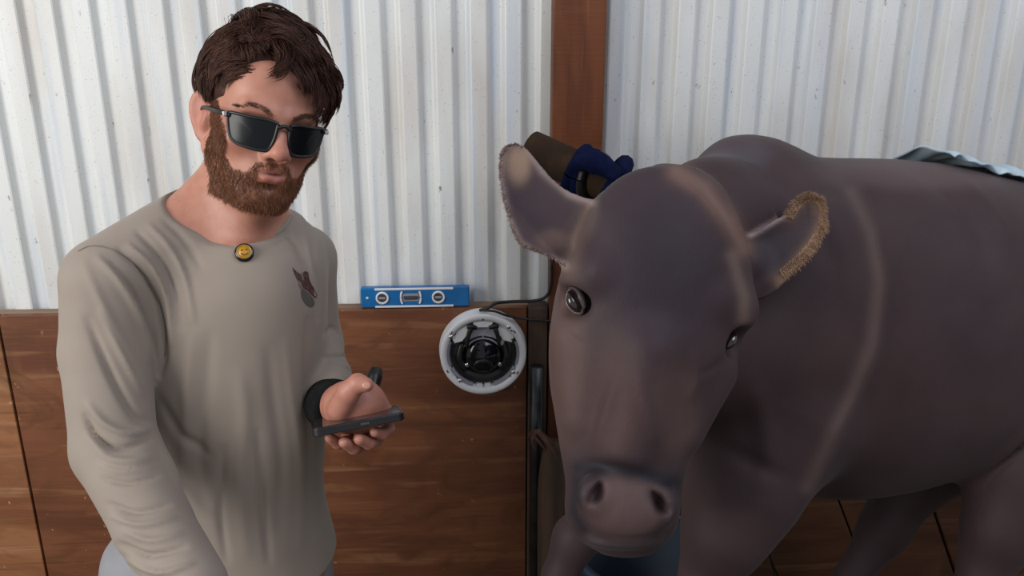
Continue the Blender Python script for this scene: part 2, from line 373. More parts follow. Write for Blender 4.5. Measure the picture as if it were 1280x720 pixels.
# plywood lining and its framing
seam = PW(28, 560, PY)[0]; xr = PW(658, 500, PY)[0]
def panel(name, xa, xb, m, label):
    bm = bmesh.new(); box(bm, ((xa+xb)/2, PY+.009, (ZL-.002)/2), (xb-xa, .018, ZL-.002)); o = frommesh(name, bm, m, None, False, .0012, 1)
    return tag(o, label, 'plywood panel')
panel('plywood_panel', -2.2, seam-.0025, M_ply2, 'brown plywood sheet at the far left edge, left of the dark seam')
panel('plywood_panel', seam+.0025, xr, M_ply, 'large red-brown plywood sheet behind the man, carrying the round camera')
o = boxo('ledge_board', ((-2.2+xr+.03)/2, (PY+.018+WY)/2+.001, ZL-.02), (xr+.03+2.2, WY-PY-.018-.002, .036), M_ledge); tag(o, 'dusty brown framing board forming the ledge that carries the blue level', 'board')
xs_ = PW(691, 60, 1.735)[0]-.003
o = boxo('timber_stud', ((xr+.003+xs_)/2, PY+.015, (ZL-.001)/2), (xs_-xr-.003, .05, ZL-.001), M_dkwood); tag(o, 'dark brown timber stud at the right edge of the large plywood sheet', 'stud')
xa, xb = PW(691, 60, 1.735)[0], PW(757, 60, 1.735)[0]
o = boxo('timber_post', ((xa+xb)/2, 1.755, 1.35), (xb-xa, .045, 2.7), M_post, bevel=.003); tag(o, 'tall red-brown timber post standing against the white corrugated wall', 'post')
# wall lining boards seen between the cow's legs
for k in range(7):
    xm = .775+k*.215
    rot = Matrix.Rotation(math.radians(-24), 3, 'Y')
    o = boxo('leaning_plank', (xm-.14, 1.752-.004*(k % 2), .40), (.192, .022, .90), M_plank, rot=rot, bevel=.003)
    o['group'] = 'brown planks leaning in a row behind the cow'
    o['label'] = 'brown plank leaning against the wall behind the legs of the cow'; o['category'] = 'plank'

# ------------------------------------------------------------------ things on the wall
# blue level
a = PW(452, 379, 1.765); b = PW(587, 379, 1.765); LW = b[0]-a[0]; LH = .0435; LX = (a[0]+b[0])/2; LY = 1.762
lv = thing('spirit_level', 'short blue plastic spirit level with white edges standing on the wooden ledge', 'spirit level', (LX, LY, ZL-.001))
def ringpoly(r, n=32): return [(r*math.cos(2*math.pi*i/n), r*math.sin(2*math.pi*i/n)) for i in range(n)]
bm = bmesh.new(); box(bm, (LX, LY, ZL+LH/2-.0005), (LW, .018, LH)); frommesh('body', bm, M_blue, lv, False, .003, 3)
for zz in (ZL+LH-.003, ZL+.0025):
    boxo('edge_strip', (LX-.002, LY-.0095, zz), (LW*.72, .003, .0042), M_white, lv, bevel=.0006)
RX = Matrix.Rotation(math.radians(90), 4, 'X')
for dx in (-.068, .048):
    M = Matrix.Translation((LX+dx, LY-.009, ZL+LH/2)) @ RX
    fr = lathe('vial_ring', [(.0095, 0), (.0095, .0035), (.0135, .0035), (.0135, 0)], M_white, lv, M, 32)
    lathe('vial_disc', [(.0001, .0012), (.0095, .0012)], M_dkgrey, lv, M, 32)
    boxo('vial', (LX+dx, LY-.0115, ZL+LH/2), (.014, .004, .005), M_greyp, lv, bevel=.0015)
boxo('centre_window', (LX-.009, LY-.0092, ZL+LH/2), (.033, .0018, .017), M_greyp, lv, bevel=.0006)
boxo('centre_vial', (LX-.009, LY-.011, ZL+LH/2), (.030, .005, .0075), M_dkgrey, lv, bevel=.002)
for sgn in (-1, 1):
    pts = [(LX-.009+sgn*(.0165+.004*math.cos(t)), LY-.0105, ZL+LH/2+.0135*math.sin(t)) for t in np.linspace(-1.35, 1.35, 9)]
    tube('vial_bracket', pts, .0022, M_white, lv, 8, 4)
lathe('hanging_hole', [(.0001, .0006), (.0028, .0006), (.0028, 0)], M_white, lv, Matrix.Translation((LX-LW/2+.014, LY-.009, ZL+LH/2)) @ RX, 20)

# dome camera
M_lgrey = mat('light_grey_camera_plastic', (.40, .40, .45), .45, 0, noise=(18, (.35, .35, .40), .4, .6))
dc = PW(604, 441.5, PY-.035); DX, DZ = dc[0], dc[2]-.004; R0 = .0885
dom = thing('security_camera', 'round white security camera with its dome off, screwed to the plywood under the level', 'security camera', (DX, PY, DZ))
tilt = Matrix.Rotation(math.radians(3), 4, 'X')
DM = Matrix.Translation((DX, PY-.0015, DZ)) @ RX @ Matrix.Diagonal((1, 1, .62, 1))
lathe('housing', [(.0001, 0), (R0+.004, 0), (R0+.004, .006), (R0-.001, .030), (R0-.003, .046), (.0755, .046), (.0745, .008), (.0001, .012)], M_white, dom, DM, 72)
lathe('rim', [(.0760, .040), (.0760, .0555), (R0-.002, .0565), (R0+.001, .054), (R0+.001, .044)], M_white, dom, DM, 72)
def dpt(x, z, h): return DM @ Vector((x*1.08, z*1.08, h))             # local x right, z up, h out of the wall
def plate(name, poly, h0, h1, m, bev=.0008):
    bm = bmesh.new(); vs_ = [bm.verts.new(dpt(x, z, h0)) for x, z in poly]; f = bm.faces.new(vs_)
    e = bmesh.ops.extrude_face_region(bm, geom=[f]); d = dpt(0, 0, h1)-dpt(0, 0, h0)
    bmesh.ops.translate(bm, vec=d, verts=[q for q in e['geom'] if isinstance(q, bmesh.types.BMVert)])
    return frommesh(name, bm, m, dom, False, bev, 1)
def arc(r, a0, a1, n=18): return [(r*math.cos(math.radians(t)), r*math.sin(math.radians(t))) for t in np.linspace(a0, a1, n)]
plate('back_plate', arc(.066, 62, 118, 14)+[(-.030, .012), (.030, .012)], .030, .040, M_lgrey)
plate('inner_shroud', arc(.067, 150, 390, 40)+arc(.046, 390, 150, 40), .016, .030, M_dkgrey)
plate('black_gasket', arc(.0615, 165, 375, 40)+arc(.055, 375, 165, 40), .030, .034, M_black)
for a0, a1 in ((205, 252), (258, 268), (272, 282), (288, 335)):
    plate('rim_clip', arc(.0705, a0, a1)+arc(.0635, a1, a0), .034, .050, M_greyp if a1-a0 > 20 else M_white)
for a0, a1 in ((158, 200), (340, 382)):
    plate('side_clip', arc(.0705, a0, a1)+arc(.065, a1, a0), .036, .048, M_greyp)
plate('upper_tab', [(-.020, .071), (.020, .071), (.017, .056), (-.017, .056)], .040, .052, M_white)
for s_ in (-1, 1):
    plate('shoulder_tab', [(s_*.060, .036), (s_*.045, .053), (s_*.029, .062), (s_*.026, .047), (s_*.040, .028), (s_*.055, .024)], .038, .050, M_white)
    tube('pivot_arm', [dpt(s_*.023, .055, .052), dpt(s_*.028, .040, .054), dpt(s_*.032, .016, .052)], [.0055, .0045, .0045], M_black, dom, 10, 5)
    tube('pivot_head', [dpt(s_*.012, .0555, .053), dpt(s_*.022, .059, .054), dpt(s_*.030, .058, .052)], [.004, .0062, .004], M_black, dom, 10, 5)
    tube('gimbal_bracket', [dpt(s_*.040, .020, .030), dpt(s_*.046, -.008, .036), dpt(s_*.034, -.036, .032)], [.006, .008, .006], M_black, dom, 10, 5)
    lathe('infrared_light', [(.0001, .004), (.004, .003), (.0048, 0), (.0048, -.006)], M_chrome, dom, DM @ Matrix.Translation((s_*.034, -.024, .046)), 16)
bm = bmesh.new(); bmesh.ops.create_uvsphere(bm, u_segments=40, v_segments=24, radius=.041, matrix=DM @ Matrix.Translation((0, -.007, .026)) @ Matrix.Diagonal((1, 1.02, 1, 1)))
frommesh('camera_ball', bm, M_blackg, dom, True)
LM = DM @ Matrix.Translation((0, -.023, .054)) @ Matrix.Rotation(math.radians(35), 4, 'X')
lathe('lens_barrel', [(.021, -.012), (.021, .006), (.017, .009), (.014, .006), (.0001, .005)], M_black, dom, LM, 32)
lathe('lens', [(.0001, .0085), (.006, .0075), (.010, .0055)], M_blackg, dom, LM, 32)
tube('collar', [dpt(.041*math.cos(t), -.006+.041*math.sin(t), .036) for t in np.linspace(-.3, 3.44, 16)], .0035, M_blackg, dom, 10, 3)
for (sx, sz) in ((-.066, .042), (.053, .061), (.063, -.040), (-.049, -.057)):
    lathe('screw', [(.0001, .0025), (.003, .0022), (.0042, 0)], M_chrome, dom, DM @ Matrix.Translation((sx, sz, .0562)), 14)
for (sx, sz) in ((-.057, .048), (.059, .054), (.056, -.048), (-.055, -.049), (-.061, .030), (.060, .034), (0, .079)):
    lathe('pin_hole', [(.0001, .0004), (.0020, .0004), (.0020, 0)], M_dkgrey, dom, DM @ Matrix.Translation((sx, sz, .0568)), 12)
for ang in (38, 142, 205, 330):
    r_ = .0765; c = dpt(r_*math.cos(math.radians(ang)), r_*math.sin(math.radians(ang)), .0568)
    boxo('alignment_mark', c, (.007, .001, .0025), M_dkgrey, dom, bevel=0, rot=Matrix.Rotation(math.radians(-(ang-90)), 3, 'Y'))
boxo('memory_card', dpt(.037, .026, .055), (.008, .003, .013), M_chrome, dom, bevel=.0005, rot=Matrix.Rotation(.4, 3, 'Y'))

# cables of the camera
c1 = tube('cable', [PW(600, 388, PY-.02), PW(612, 384, PY-.03), PW(620, 379, PY-.025), PW(640, 377, PY-.012), PW(668, 376, PY-.012), PW(683, 370, PY-.014), PW(689, 352, PY-.016), PW(690, 300, PY-.016), PW(689, 250, PY-.016), PW(690, 225, PY-.02)], .0034, M_cable)
tag(c1, 'black cable rising from the camera and bending up beside the post', 'cable')
c2 = tube('cable', [PW(604, 388, PY-.026), PW(618, 389, PY-.035), PW(632, 394, PY-.03), PW(650, 398, PY-.018), PW(672, 400, PY-.018), PW(700, 402, PY-.02), PW(730, 404, PY-.03)], .0026, M_cable)
tag(c2, 'thin black cable running right from the camera across the dark stud', 'cable')

# pole with blue strap
pa, pb = P(664, 186, 1.66), P(830, 262, 1.55)
pl = tube('wooden_rail', [pa, (np.array(pa)+pb)/2, pb], .0345, M_rail, None, 24); tag(pl, 'round brown wooden rail slanting down from the post behind the cow', 'rail')
ax = (np.array(pb)-pa); ax /= np.linalg.norm(ax); q1 = np.cross(ax, [0, 0, 1]); q1 /= np.linalg.norm(q1); q2 = np.cross(ax, q1)
st = thing('tie_strap', 'dark blue webbing strap wound round the slanting wooden rail', 'strap', tuple(P(735, 215, 1.60)))
def loop(name, t, r, wd, m, sk=0):
    c = np.array(pa)+(np.array(pb)-pa)*t; pts = [c+q1*r*math.cos(a)+q2*r*math.sin(a)+ax*sk*math.cos(a+.6) for a in np.linspace(0, 2*math.pi, 25)]
    V, Fq = tubes(np.array(pts)[None], np.full(25, wd), 10); return mesh(name, V, Fq, m, st)
loop('band', .36, .039, .0125, M_navy, .01); loop('band', .50, .039, .010, M_black, -.012); loop('band', .62, .045, .016, M_navy, .022); loop('band', .44, .040, .010, M_navy, -.004)
tube('knot', [P(718, 205, 1.555), P(745, 203, 1.54), P(775, 222, 1.525)], [.012, .022, .012], M_navy, st, 12, 6)

# dark steel tube and wrapped post at the plywood edge
o = tube('steel_tube', [PW(671, 458, PY-.035), [PW(671, 372, PY-.035)[0]+.004, PY-.035, .0]], .014, M_dksteel, None, 20); 
tag(o, 'dark grey steel tube standing upright beside the plywood edge', 'tube')
px0 = PW(693, 500, PY-.06)
o = tube('wooden_gate_post', [(px0[0]+.006, PY-.088, 0), (px0[0]+.004, PY-.088, .4), (px0[0]-.002, PY-.088, .75), (px0[0]-.004, PY-.088, PW(690, 545, PY-.06)[2])], [.040, .038, .034, .020], M_dkwood, None, 20); tag(o, 'rough brown round post with a tied top beside the steel tube', 'post')
t_ = thing('twine_tie', 'frayed brown twine knotted round the steel tube and gate post', 'twine', tuple(PW(673, 545, PY-.085)))
M_twine = mat('brown_twine', (.13, .06, .04), .9, 0, bump=(300, .6, .001), noise=(80, (.08, .04, .03), .4, .6))
tube('loop', [PW(661, 548, PY-.06), PW(668, 540, PY-.08), PW(680, 545, PY-.09), PW(690, 556, PY-.10), PW(700, 566, PY-.08)], [.004, .006, .005, .005, .004], M_twine, t_)
tube('tail', [PW(672, 538, PY-.085), PW(683, 552, PY-.105), PW(692, 566, PY-.11), PW(699, 582, PY-.105)], [.006, .006, .004, .002], M_twine, t_)
tube('tail', [PW(672, 538, PY-.085), PW(666, 550, PY-.09), PW(670, 565, PY-.09)], [.006, .005, .002], M_twine, t_)
tube('strand', [PW(668, 545, PY-.09), PW(677, 556, PY-.1), PW(684, 563, PY-.1)], .003, M_twine, t_)
# blue tub by the wall
bx = PW(815, 690, 1.5)
tb = thing('plastic_tub', 'dark blue plastic tub on the floor behind the front legs of the cow', 'tub', (bx[0], 1.52, 0))
M_tub = mat('dark_blue_tub_plastic', (.022, .045, .085), .4, 0, noise=(12, (.016, .034, .065), .4, .6)); TM = Matrix.Translation((bx[0], 1.52, 0))
zt = bx[2]
lathe('bucket', [(.0001, 0), (.12, 0), (.15, zt-.02), (.145, zt-.02), (.115, .01), (.0001, .01)], M_tub, tb, TM, 48)
lathe('rim', [(.145, zt-.02), (.158, zt-.02), (.158, zt), (.145, zt), (.145, zt-.02)], M_tub, tb, TM, 48)

# ------------------------------------------------------------------ cow
BO = P(1000, 400, 1.40); by = math.radians(12); BU = np.array([math.cos(by), math.sin(by), 0]); BN = np.array([-BU[1], BU[0], 0])
def PB(px, py):                        # pixel ray meets the cow's middle plane
    r = FW+RT*(px-640)/F+UP*(360-py)/F; return CAM+r*(((BO-CAM)@BN)/(r@BN))
cx = steps((-.06, .42, .0036), (.42, 1.75, .012)); cyy = steps((.80, 1.22, .0036), (1.22, 1.78, .011)); cz = steps((-.02, 1.06, .012), (1.06, 1.66, .0036))
C = Field(cx, cyy, cz)
secs = []
for x, yt, yb, hw in ((925, 186, 636, .13), (965, 184, 632, .165), (1010, 190, 624, .185), (1060, 193, 626, .20), (1110, 194, 620, .21), (1160, 197, 608, .215), (1215, 206, 590, .21), (1280, 222, 566, .20), (1350, 238, 545, .185), (1420, 262, 520, .16), (1475, 310, 480, .11)):
    a = PB(x, yt-4); b = PB(x, yb-20); secs.append(((a-BO)@BU, 0, (a[2]+b[2])/2-BO[2], hw, (a[2]-b[2])/2*.955))
C.column(BO, BN, [0, 0, 1], BU, secs, .03, n=2.2)
# neck, shoulder and brisket
C.ell(PB(935, 385), (.165, .15, .226), .05)
C.cone(P(930, 250, 1.30), P(840, 320, 1.20), .085, .085, .06)
C.cone(P(935, 420, 1.32), P(830, 430, 1.20), .15, .085, .06)
C.ell(P(885, 300, 1.22), (.085, .08, .112), .04)
C.ell(P(925, 560, 1.36), (.095, .12, .11), .05)
C.ell(P(990, 430, 1.27), (.10, .05, .20), .06)
def leg(pts, foot, k=.04):
    w_ = [P(*p[:3]) for p in pts]; r_ = [p[3] for p in pts]; C.chain(w_, r_, k)
    B = w_[-1]; fx, fy, hind = foot
    if hind: pts2 = [B, (B[0]+.03, B[1]+.01, .66), (B[0]+.075, B[1]+.01, .50), (fx+.03, fy, .16), (fx, fy, .09), (fx-.02, fy, .03)]; rs = [r_[-1], .034, .036, .026, .030, .036]
    else: pts2 = [B, (B[0]+.0, B[1], .66), (B[0]+.005, B[1], .48), (fx+.01, fy, .16), (fx, fy, .09), (fx-.02, fy, .03)]; rs = [r_[-1], .036, .041, .026, .030, .036]
    C.chain(pts2, rs, .015)
    C.ell((pts2[-1][0]-.012, fy, .022), (.052, .040, .032), .01)
    return (pts2[-1][0]-.012, fy)
feet = []
q = P(885, 720, 1.31); feet.append(leg([(965, 520, 1.32, .11), (925, 620, 1.30, .072), (905, 668, 1.29, .052), (884, 720, 1.31, .040)], (q[0]-.06, q[1]+.05, 0)))
q = P(700, 720, 1.36); feet.append(leg([(880, 560, 1.46, .09), (790, 620, 1.40, .055), (719, 672, 1.36, .029), (700, 722, 1.36, .027)], (q[0]-.03, q[1]+.06, 0), .03))
q = P(1228, 720, 1.43); feet.append(leg([(1390, 440, 1.46, .15), (1320, 540, 1.44, .12), (1275, 600, 1.42, .068), (1250, 660, 1.42, .050), (1226, 724, 1.43, .036)], (q[0]+.02, q[1]+.03, 1)))
q = P(1068, 720, 1.60); feet.append(leg([(1300, 480, 1.60, .11), (1215, 550, 1.60, .08), (1136, 604, 1.60, .052), (1106, 660, 1.60, .038), (1064, 724, 1.60, .031)], (q[0]+.02, q[1]+.0, 1)))
C.chain([PB(1470, 300), PB(1500, 340)+[.01, 0, 0], PB(1508, 460), PB(1500, 640)], [.04, .028, .018, .016], .02)
C.cone(PB(1500, 640), PB(1500, 720), .03, .012, .01)
# head
HD = 1.10; HP = HD/F; HO = P(810, 430, HD); HU, HV, HW = RT, -FW, UP
def h(px, py): return ((px-810)*HP, (430-py)*HP)
hs = []
for y, xl, xr_, dep in ((214, 806, 872, .04), (228, 772, 896, .060), (250, 742, 912, .078), (300, 718, 931, .088), (345, 701, 938, .094), (385, 692, 936, .098), (430, 687, 925, .100), (480, 688, 902, .096), (520, 694, 881, .086), (560, 700, 863, .074), (600, 706, 850, .062), (640, 706, 846, .054), (666, 718, 836, .046), (683, 748, 812, .026)):
    a, z = h(xl, y); b, _ = h(xr_, y); fr = np.interp(y, (214, 260, 330, 430, 560, 620, 690), (.045, .072, .088, .086, .074, .072, .045))
    hs.append((z, (a+b)/2, fr-dep, (b-a)/2, dep))
C.column(HO, HU, HV, HW, hs, .02, n=2.35)
def H(px, py, v): return P(px, py, HD-v)
HR = np.stack([HU, HV, HW], 1)
C.ell(H(815, 300, .055), (.075, .036, .085), .03, R=HR)                     # broad forehead
C.cone(H(722, 352, .045), H(745, 340, .066), .020, .016, .025); C.cone(H(925, 388, .030), H(898, 375, .060), .020, .016, .025)   # brow ridges
C.cone(H(812, 440, .076), H(786, 560, .072), .022, .022, .04)               # nasal bridge
C.cone(H(716, 425, .028), H(722, 520, .04), .020, .012, .03); C.cone(H(898, 470, .020), H(862, 540, .034), .018, .012, .03)      # cheek bones
for (p, q_, s_) in ((H(717, 377, .050), .0, 1), (H(915, 426, .038), 0, -1)):
    C.ell(p, (.024, .018, .019), .014, 's', R=HR)
C.ell(H(784, 632, .066), (.056, .030, .040), .02, R=HR)                     # nose pad
C.ell(H(741, 618, .080), (.020, .017, .022), .012, R=HR); C.ell(H(828, 630, .076), (.018, .016, .021), .012, R=HR)
C.ell(H(779, 674, .048), (.044, .028, .010), .010, R=HR)                    # chin and lower lip
for c_, ang in ((H(748, 618, .100), -33), (H(826, 630, .094), 38)):         # nostrils
    r_ = HR @ np.array(Matrix.Rotation(math.radians(-ang if ang > 0 else -ang), 3, 'Y'))
    C.ell(c_, (.0075, .022, .0175), .005, 's', R=r_)
C.chain([H(716, 660, .062), H(745, 672, .080), H(782, 676, .086), H(818, 670, .078), H(842, 655, .06)], [.0025]*5, .005, 's')    # mouth line
C.cone(H(783, 640, .100), H(781, 664, .094), .0018, .0018, .004, 's')
# ears
def ear(poly, root, tip, v0, back, side):
    def h(px, py): return (((px-640)*(HD-v0+back*.35)-170*HD)/F, ((360-py)*(HD-v0+back*.35)+70*HD)/F)
    poly = np.array([h(*p) for p in poly]); root = np.array(h(*root)); tip = np.array(h(*tip)); ax_ = tip-root; L = np.linalg.norm(ax_); ax_ /= L; nr = np.array([-ax_[1], ax_[0]])
    def bend(u, v):
        a = (u-root[0])*ax_[0]+(v-root[1])*ax_[1]; b = (u-root[0])*nr[0]+(v-root[1])*nr[1]
        return v0-back*(a/L)**2+np.minimum(b*b*9, .022)
    C.slab(HO, HU, HW, HV, poly, .0046, bend, .010, rim=.0012)
ear([(752, 262), (738, 253), (714, 243), (696, 231), (679, 212), (665, 193), (655, 181), (641, 176), (628, 183), (624, 203), (627, 240), (636, 275), (648, 305), (668, 315), (690, 324), (706, 334), (735, 335)], (732, 292), (640, 185), .015, .035, -1)
C.cone(H(760, 292, .0), H(718, 288, .005), .036, .020, .02)
ear([(905, 292), (938, 293), (960, 281), (984, 266), (994, 250), (1012, 240), (1028, 245), (1036, 262), (1032, 287), (1021, 308), (1005, 326), (980, 346), (958, 366), (940, 374), (905, 370)], (925, 330), (1022, 252), -.030, .010, 1)
C.cone(H(890, 330, -.03), H(935, 330, -.032), .038, .022, .02)
CV, CF = C.skin(); CV = smoothv(CV, CF, 2)
CV = crease(CV, CF, [
    ([(1050, 235), (1082, 290), (1097, 350), (1090, 430), (1062, 500), (1030, 560), (1008, 612)], 9, .007),
    ([(1075, 235), (1108, 300), (1122, 370), (1112, 450), (1085, 520)], 12, -.005),
    ([(975, 200), (1010, 260), (1040, 330), (1045, 400)], 16, -.006),
    ([(1130, 200), (1165, 225), (1210, 270), (1240, 330)], 9, -.004), ([(1170, 205), (1215, 235), (1262, 290)], 7, .004),
    ([(900, 560), (945, 580), (985, 600)], 12, -.005), ([(940, 480), (960, 560), (950, 620)], 16, .006),
    ([(1215, 592), (1250, 568), (1285, 540)], 6, .006), ([(1225, 604), (1262, 575), (1290, 548)], 5, -.007),
    ([(870, 215), (905, 255), (930, 300), (942, 345)], 7, -.004), ([(848, 222), (890, 262), (915, 300)], 7, .004),
    ([(742, 252), (728, 268), (716, 292)], 6, -.004), ([(752, 258), (740, 280), (724, 305)], 6, .0035),
    ([(700, 402), (712, 420), (730, 432)], 5, -.002), ([(905, 448), (890, 462), (872, 468)], 5, -.0018),
    ([(800, 470), (812, 520), (822, 560)], 8, .003), ([(770, 470), (756, 520), (742, 560)], 8, .003),
    ([(862, 500), (872, 470), (868, 440)], 6, .0025), ([(728, 578), (780, 586), (842, 604)], 6, -.0022)])
cow = mesh('cow', CV, CF, M_cow); tag(cow, 'dark brown cow facing the camera, standing to the right of the man, ears spread', 'cow')
uv = proj(CV); dpt_ = uv[:, 2]; uv = uv[:, :2]; CN = normals(CV, CF)
tone = np.tile(np.array([.054, .033, .036]), (len(CV), 1))
def blend(mask, col):
    global tone
    tone = tone*(1-mask[:, None])+np.array(col)*mask[:, None]
def near(lines, wd, maxd=9):
    d, _ = pdist(uv, lines); return np.exp(-(d/wd)**2)*(dpt_ < maxd)
def elp(cx_, cy_, rx, ry, e=2.0): return np.exp(-(((uv[:, 0]-cx_)/rx)**2+((uv[:, 1]-cy_)/ry)**2)**e)
nz = noise3(CV, 22, 3); blend(np.clip(nz*.5+.1, 0, .5), (.090, .055, .050)); nz = noise3(CV, 9, 5); blend(np.clip(nz*.6, 0, .45), (.048, .037, .050))
hd = (dpt_ < 1.24)
blend(elp(830, 340, 75, 110)*.92*hd, (.036, .026, .036))
blend(elp(765, 500, 45, 80)*.5*hd, (.105, .056, .046)); blend(elp(705, 450, 28, 120)*.6*hd, (.16, .098, .082)); blend(elp(845, 510, 30, 60)*.55*hd, (.15, .088, .074))
blend(near([(735, 262), (720, 300), (712, 330)], 12, 1.2)*.5, (.24, .17, .135))
blend(near([(845, 215), (880, 235), (912, 275), (930, 310)], 13, 1.25)*.55, (.30, .17, .125))
blend(near([(915, 320), (930, 370), (930, 400)], 9, 1.2)*.5, (.26, .18, .145))
blend(elp(784, 634, 56, 44, 4)*hd*.9, (.125, .080, .076))
blend(near([(726, 585), (760, 584), (800, 592), (842, 605)], 11, 1.2)*.92, (.010, .010, .016))
blend(near([(722, 600), (718, 640), (730, 662)], 8, 1.2)*.8, (.016, .015, .020)); blend(near([(842, 612), (838, 640), (822, 662)], 5, 1.2)*.6, (.05, .04, .05))
blend(near([(735, 676), (775, 684), (815, 678)], 6, 1.2)*.6, (.06, .052, .052))
for p in ((748, 618), (824, 630)): blend(elp(p[0], p[1], 8, 15)*hd*.9, (.018, .007, .009))
rimL = near([(706, 332), (668, 317), (648, 305), (632, 270), (624, 220), (628, 184), (642, 176), (657, 183), (680, 214), (712, 242), (740, 253)], 5.5, 1.24); blend(rimL*.75, (.36, .28, .26))
blend(elp(648, 205, 16, 26)*hd*.7, (.34, .24, .17)); blend(elp(690, 300, 20, 14)*hd*.4, (.25, .16, .12))
rimR = near([(984, 264), (998, 246), (1014, 240), (1030, 250), (1034, 275), (1020, 306), (1000, 326), (975, 348)], 10, 1.165); blend(rimR*.85, (.34, .21, .13))
blend(near([(938, 294), (960, 281), (984, 266)], 3.5, 1.165)*.8, (.46, .36, .34)); blend(elp(968, 318, 26, 30)*(dpt_ < 1.25)*.55, (.045, .045, .055))
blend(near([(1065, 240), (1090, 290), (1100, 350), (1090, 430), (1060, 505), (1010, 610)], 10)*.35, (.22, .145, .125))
blend(elp(925, 192, 40, 20)*.35*(dpt_ > 1.2), (.12, .11, .15)); blend(elp(1160, 215, 130, 22)*.35, (.19, .13, .135))  # light from above painted into the coat along the upper back
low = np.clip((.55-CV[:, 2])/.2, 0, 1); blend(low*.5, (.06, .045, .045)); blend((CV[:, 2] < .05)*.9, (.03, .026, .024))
tone = tone*.92; vcol(cow, tone)
cbv = BVHTree.FromPolygons([Vector(v) for v in CV[:]], [tuple(int(i) for i in f) for f in CF]) if True else None
def hitp(px, py, bv, off=0):
    r = FW+RT*(px-640)/F+UP*(360-py)/F; r = r/np.linalg.norm(r); a = bv.ray_cast(Vector(CAM), Vector(r))
    return (np.array(a[0])+np.array(a[1])*off, np.array(a[1])) if a[0] is not None else (None, None)
def almond(name, cpx, cpy, v, rx, rz, ang, face):
    c = H(cpx, cpy, v); d = HU*face[0]+HV*face[1]+HW*face[2]; d /= np.linalg.norm(d); s1 = np.cross(HW, d); s1 /= np.linalg.norm(s1); s2 = np.cross(d, s1)
    ca, sa = math.cos(ang), math.sin(ang); a1 = s1*ca+s2*sa; a2 = -s1*sa+s2*ca
    bm = bmesh.new(); M = Matrix(((*(a1*1).tolist(), 0), (*a2.tolist(), 0), (*d.tolist(), 0), (0, 0, 0, 1))).transposed(); M.translation = Vector(c-d*.010)
    bmesh.ops.create_uvsphere(bm, u_segments=32, v_segments=20, radius=.0145, matrix=M @ Matrix.Diagonal((rx/.0145, rz/.0145, 1.0, 1)))
    e = frommesh('eye', bm, M_eye, cow, True)
    t = np.linspace(math.pi*.95, math.pi*2.02, 33); pts = np.array([c+a1*rx*1.0*math.cos(q)+a2*rz*1.0*math.sin(q)-d*(.0045+.004*abs(math.cos(q))) for q in t])
    V, Fq = tubes(pts[None], np.interp(np.linspace(0, 1, 33), (0, .5, 1), (.0006, .0015, .0008)), 8); mesh('eye_rim', V, Fq, M_eyelid, cow)
    pts = np.array([c+a1*rx*1.12*math.cos(q)+a2*(rz*1.38)*math.sin(q)-d*(.005+.004*abs(math.cos(q))) for q in np.linspace(-.1, math.pi+.1, 15)])
    V, Fq = tubes(pts[None], np.interp(np.linspace(0, 1, 15), (0, .5, 1), (.0015, .0045, .0015)), 8); mesh('upper_eyelid', V, Fq, M_lid, cow)
M_lid = mat('dark_eyelid_skin', (.040, .028, .030), .5, 0, noise=(60, (.06, .042, .042), .4, .6))
almond('eye', 714, 377, .052, .0150, .0085, -1.15, (-.62, 1, -.05)); almond('eye', 916, 426, .042, .0140, .0080, 1.0, (.85, 1, -.1))
M_palefur = mat('pale_ear_rim_hair', (.34, .25, .22), .6, 0, noise=(60, (.28, .20, .17), .4, .6))
# fringe of ear hair
def PV(q, d): return CAM+d[:, None]*(FW+RT*((q[:, :1]-640)/F)+UP*((360-q[:, 1:])/F))
def fringe(line, n, L, spread, name, v0, m, seed=1, inw=0.):
    r = np.random.default_rng(seed); pl = catmull(line, 10); ts = r.uniform(0, len(pl)-1.001, n); i = ts.astype(int); f_ = (ts-i)[:, None]
    p = pl[i]*(1-f_)+pl[i+1]*f_; tn = pl[i+1]-pl[i]; tn /= np.linalg.norm(tn, axis=1, keepdims=True); nr = np.stack([tn[:, 1], -tn[:, 0]], 1)
    ang = r.normal(0, spread, n); d = nr*np.cos(ang)[:, None]+tn*np.sin(ang)[:, None]; ln = L*r.uniform(.5, 1.2, n); p = p-nr*r.uniform(0, inw, n)[:, None]
    paths = np.empty((n, 5, 3)); off_ = np.zeros((n, 3)); keep = np.zeros(n, bool)
    for i_ in range(n):
        hp, hn = hitp(p[i_, 0], p[i_, 1], cbv)
        if hp is not None and (hp-CAM)@FW < 1.17: off_[i_] = hp-P(p[i_, 0], p[i_, 1], HD-v0); keep[i_] = True
    for j in range(5):
        t = j/4; q = p+d*(ln*t)[:, None]+np.array([0, 1.])*(ln*t*t*.25)[:, None]
        vv = v0+r.normal(0, .0006, n)*0+np.abs(r.normal(0, .004, n))*t
        paths[:, j] = PV(q, HD-vv)+off_
    paths = paths[keep]; n = len(paths)
    V, Fq = tubes(paths, np.array([.00045, .0004, .0003, .0002, .00005])[None]*r.uniform(.7, 1.3, n)[:, None], 3); return mesh(name, V, Fq, m, cow)
fringe([(982, 268), (993, 250), (1012, 240), (1029, 246), (1036, 263), (1032, 288), (1020, 309), (1003, 328), (980, 347)], 2600, 6, .45, 'ear_fringe', -.033, M_cowfur, 3, 12)
fringe([(706, 333), (668, 316), (648, 305), (634, 272), (625, 225), (626, 190), (640, 177), (654, 181)], 700, 3, .5, 'ear_fringe', -.008, M_palefur, 4, 5)
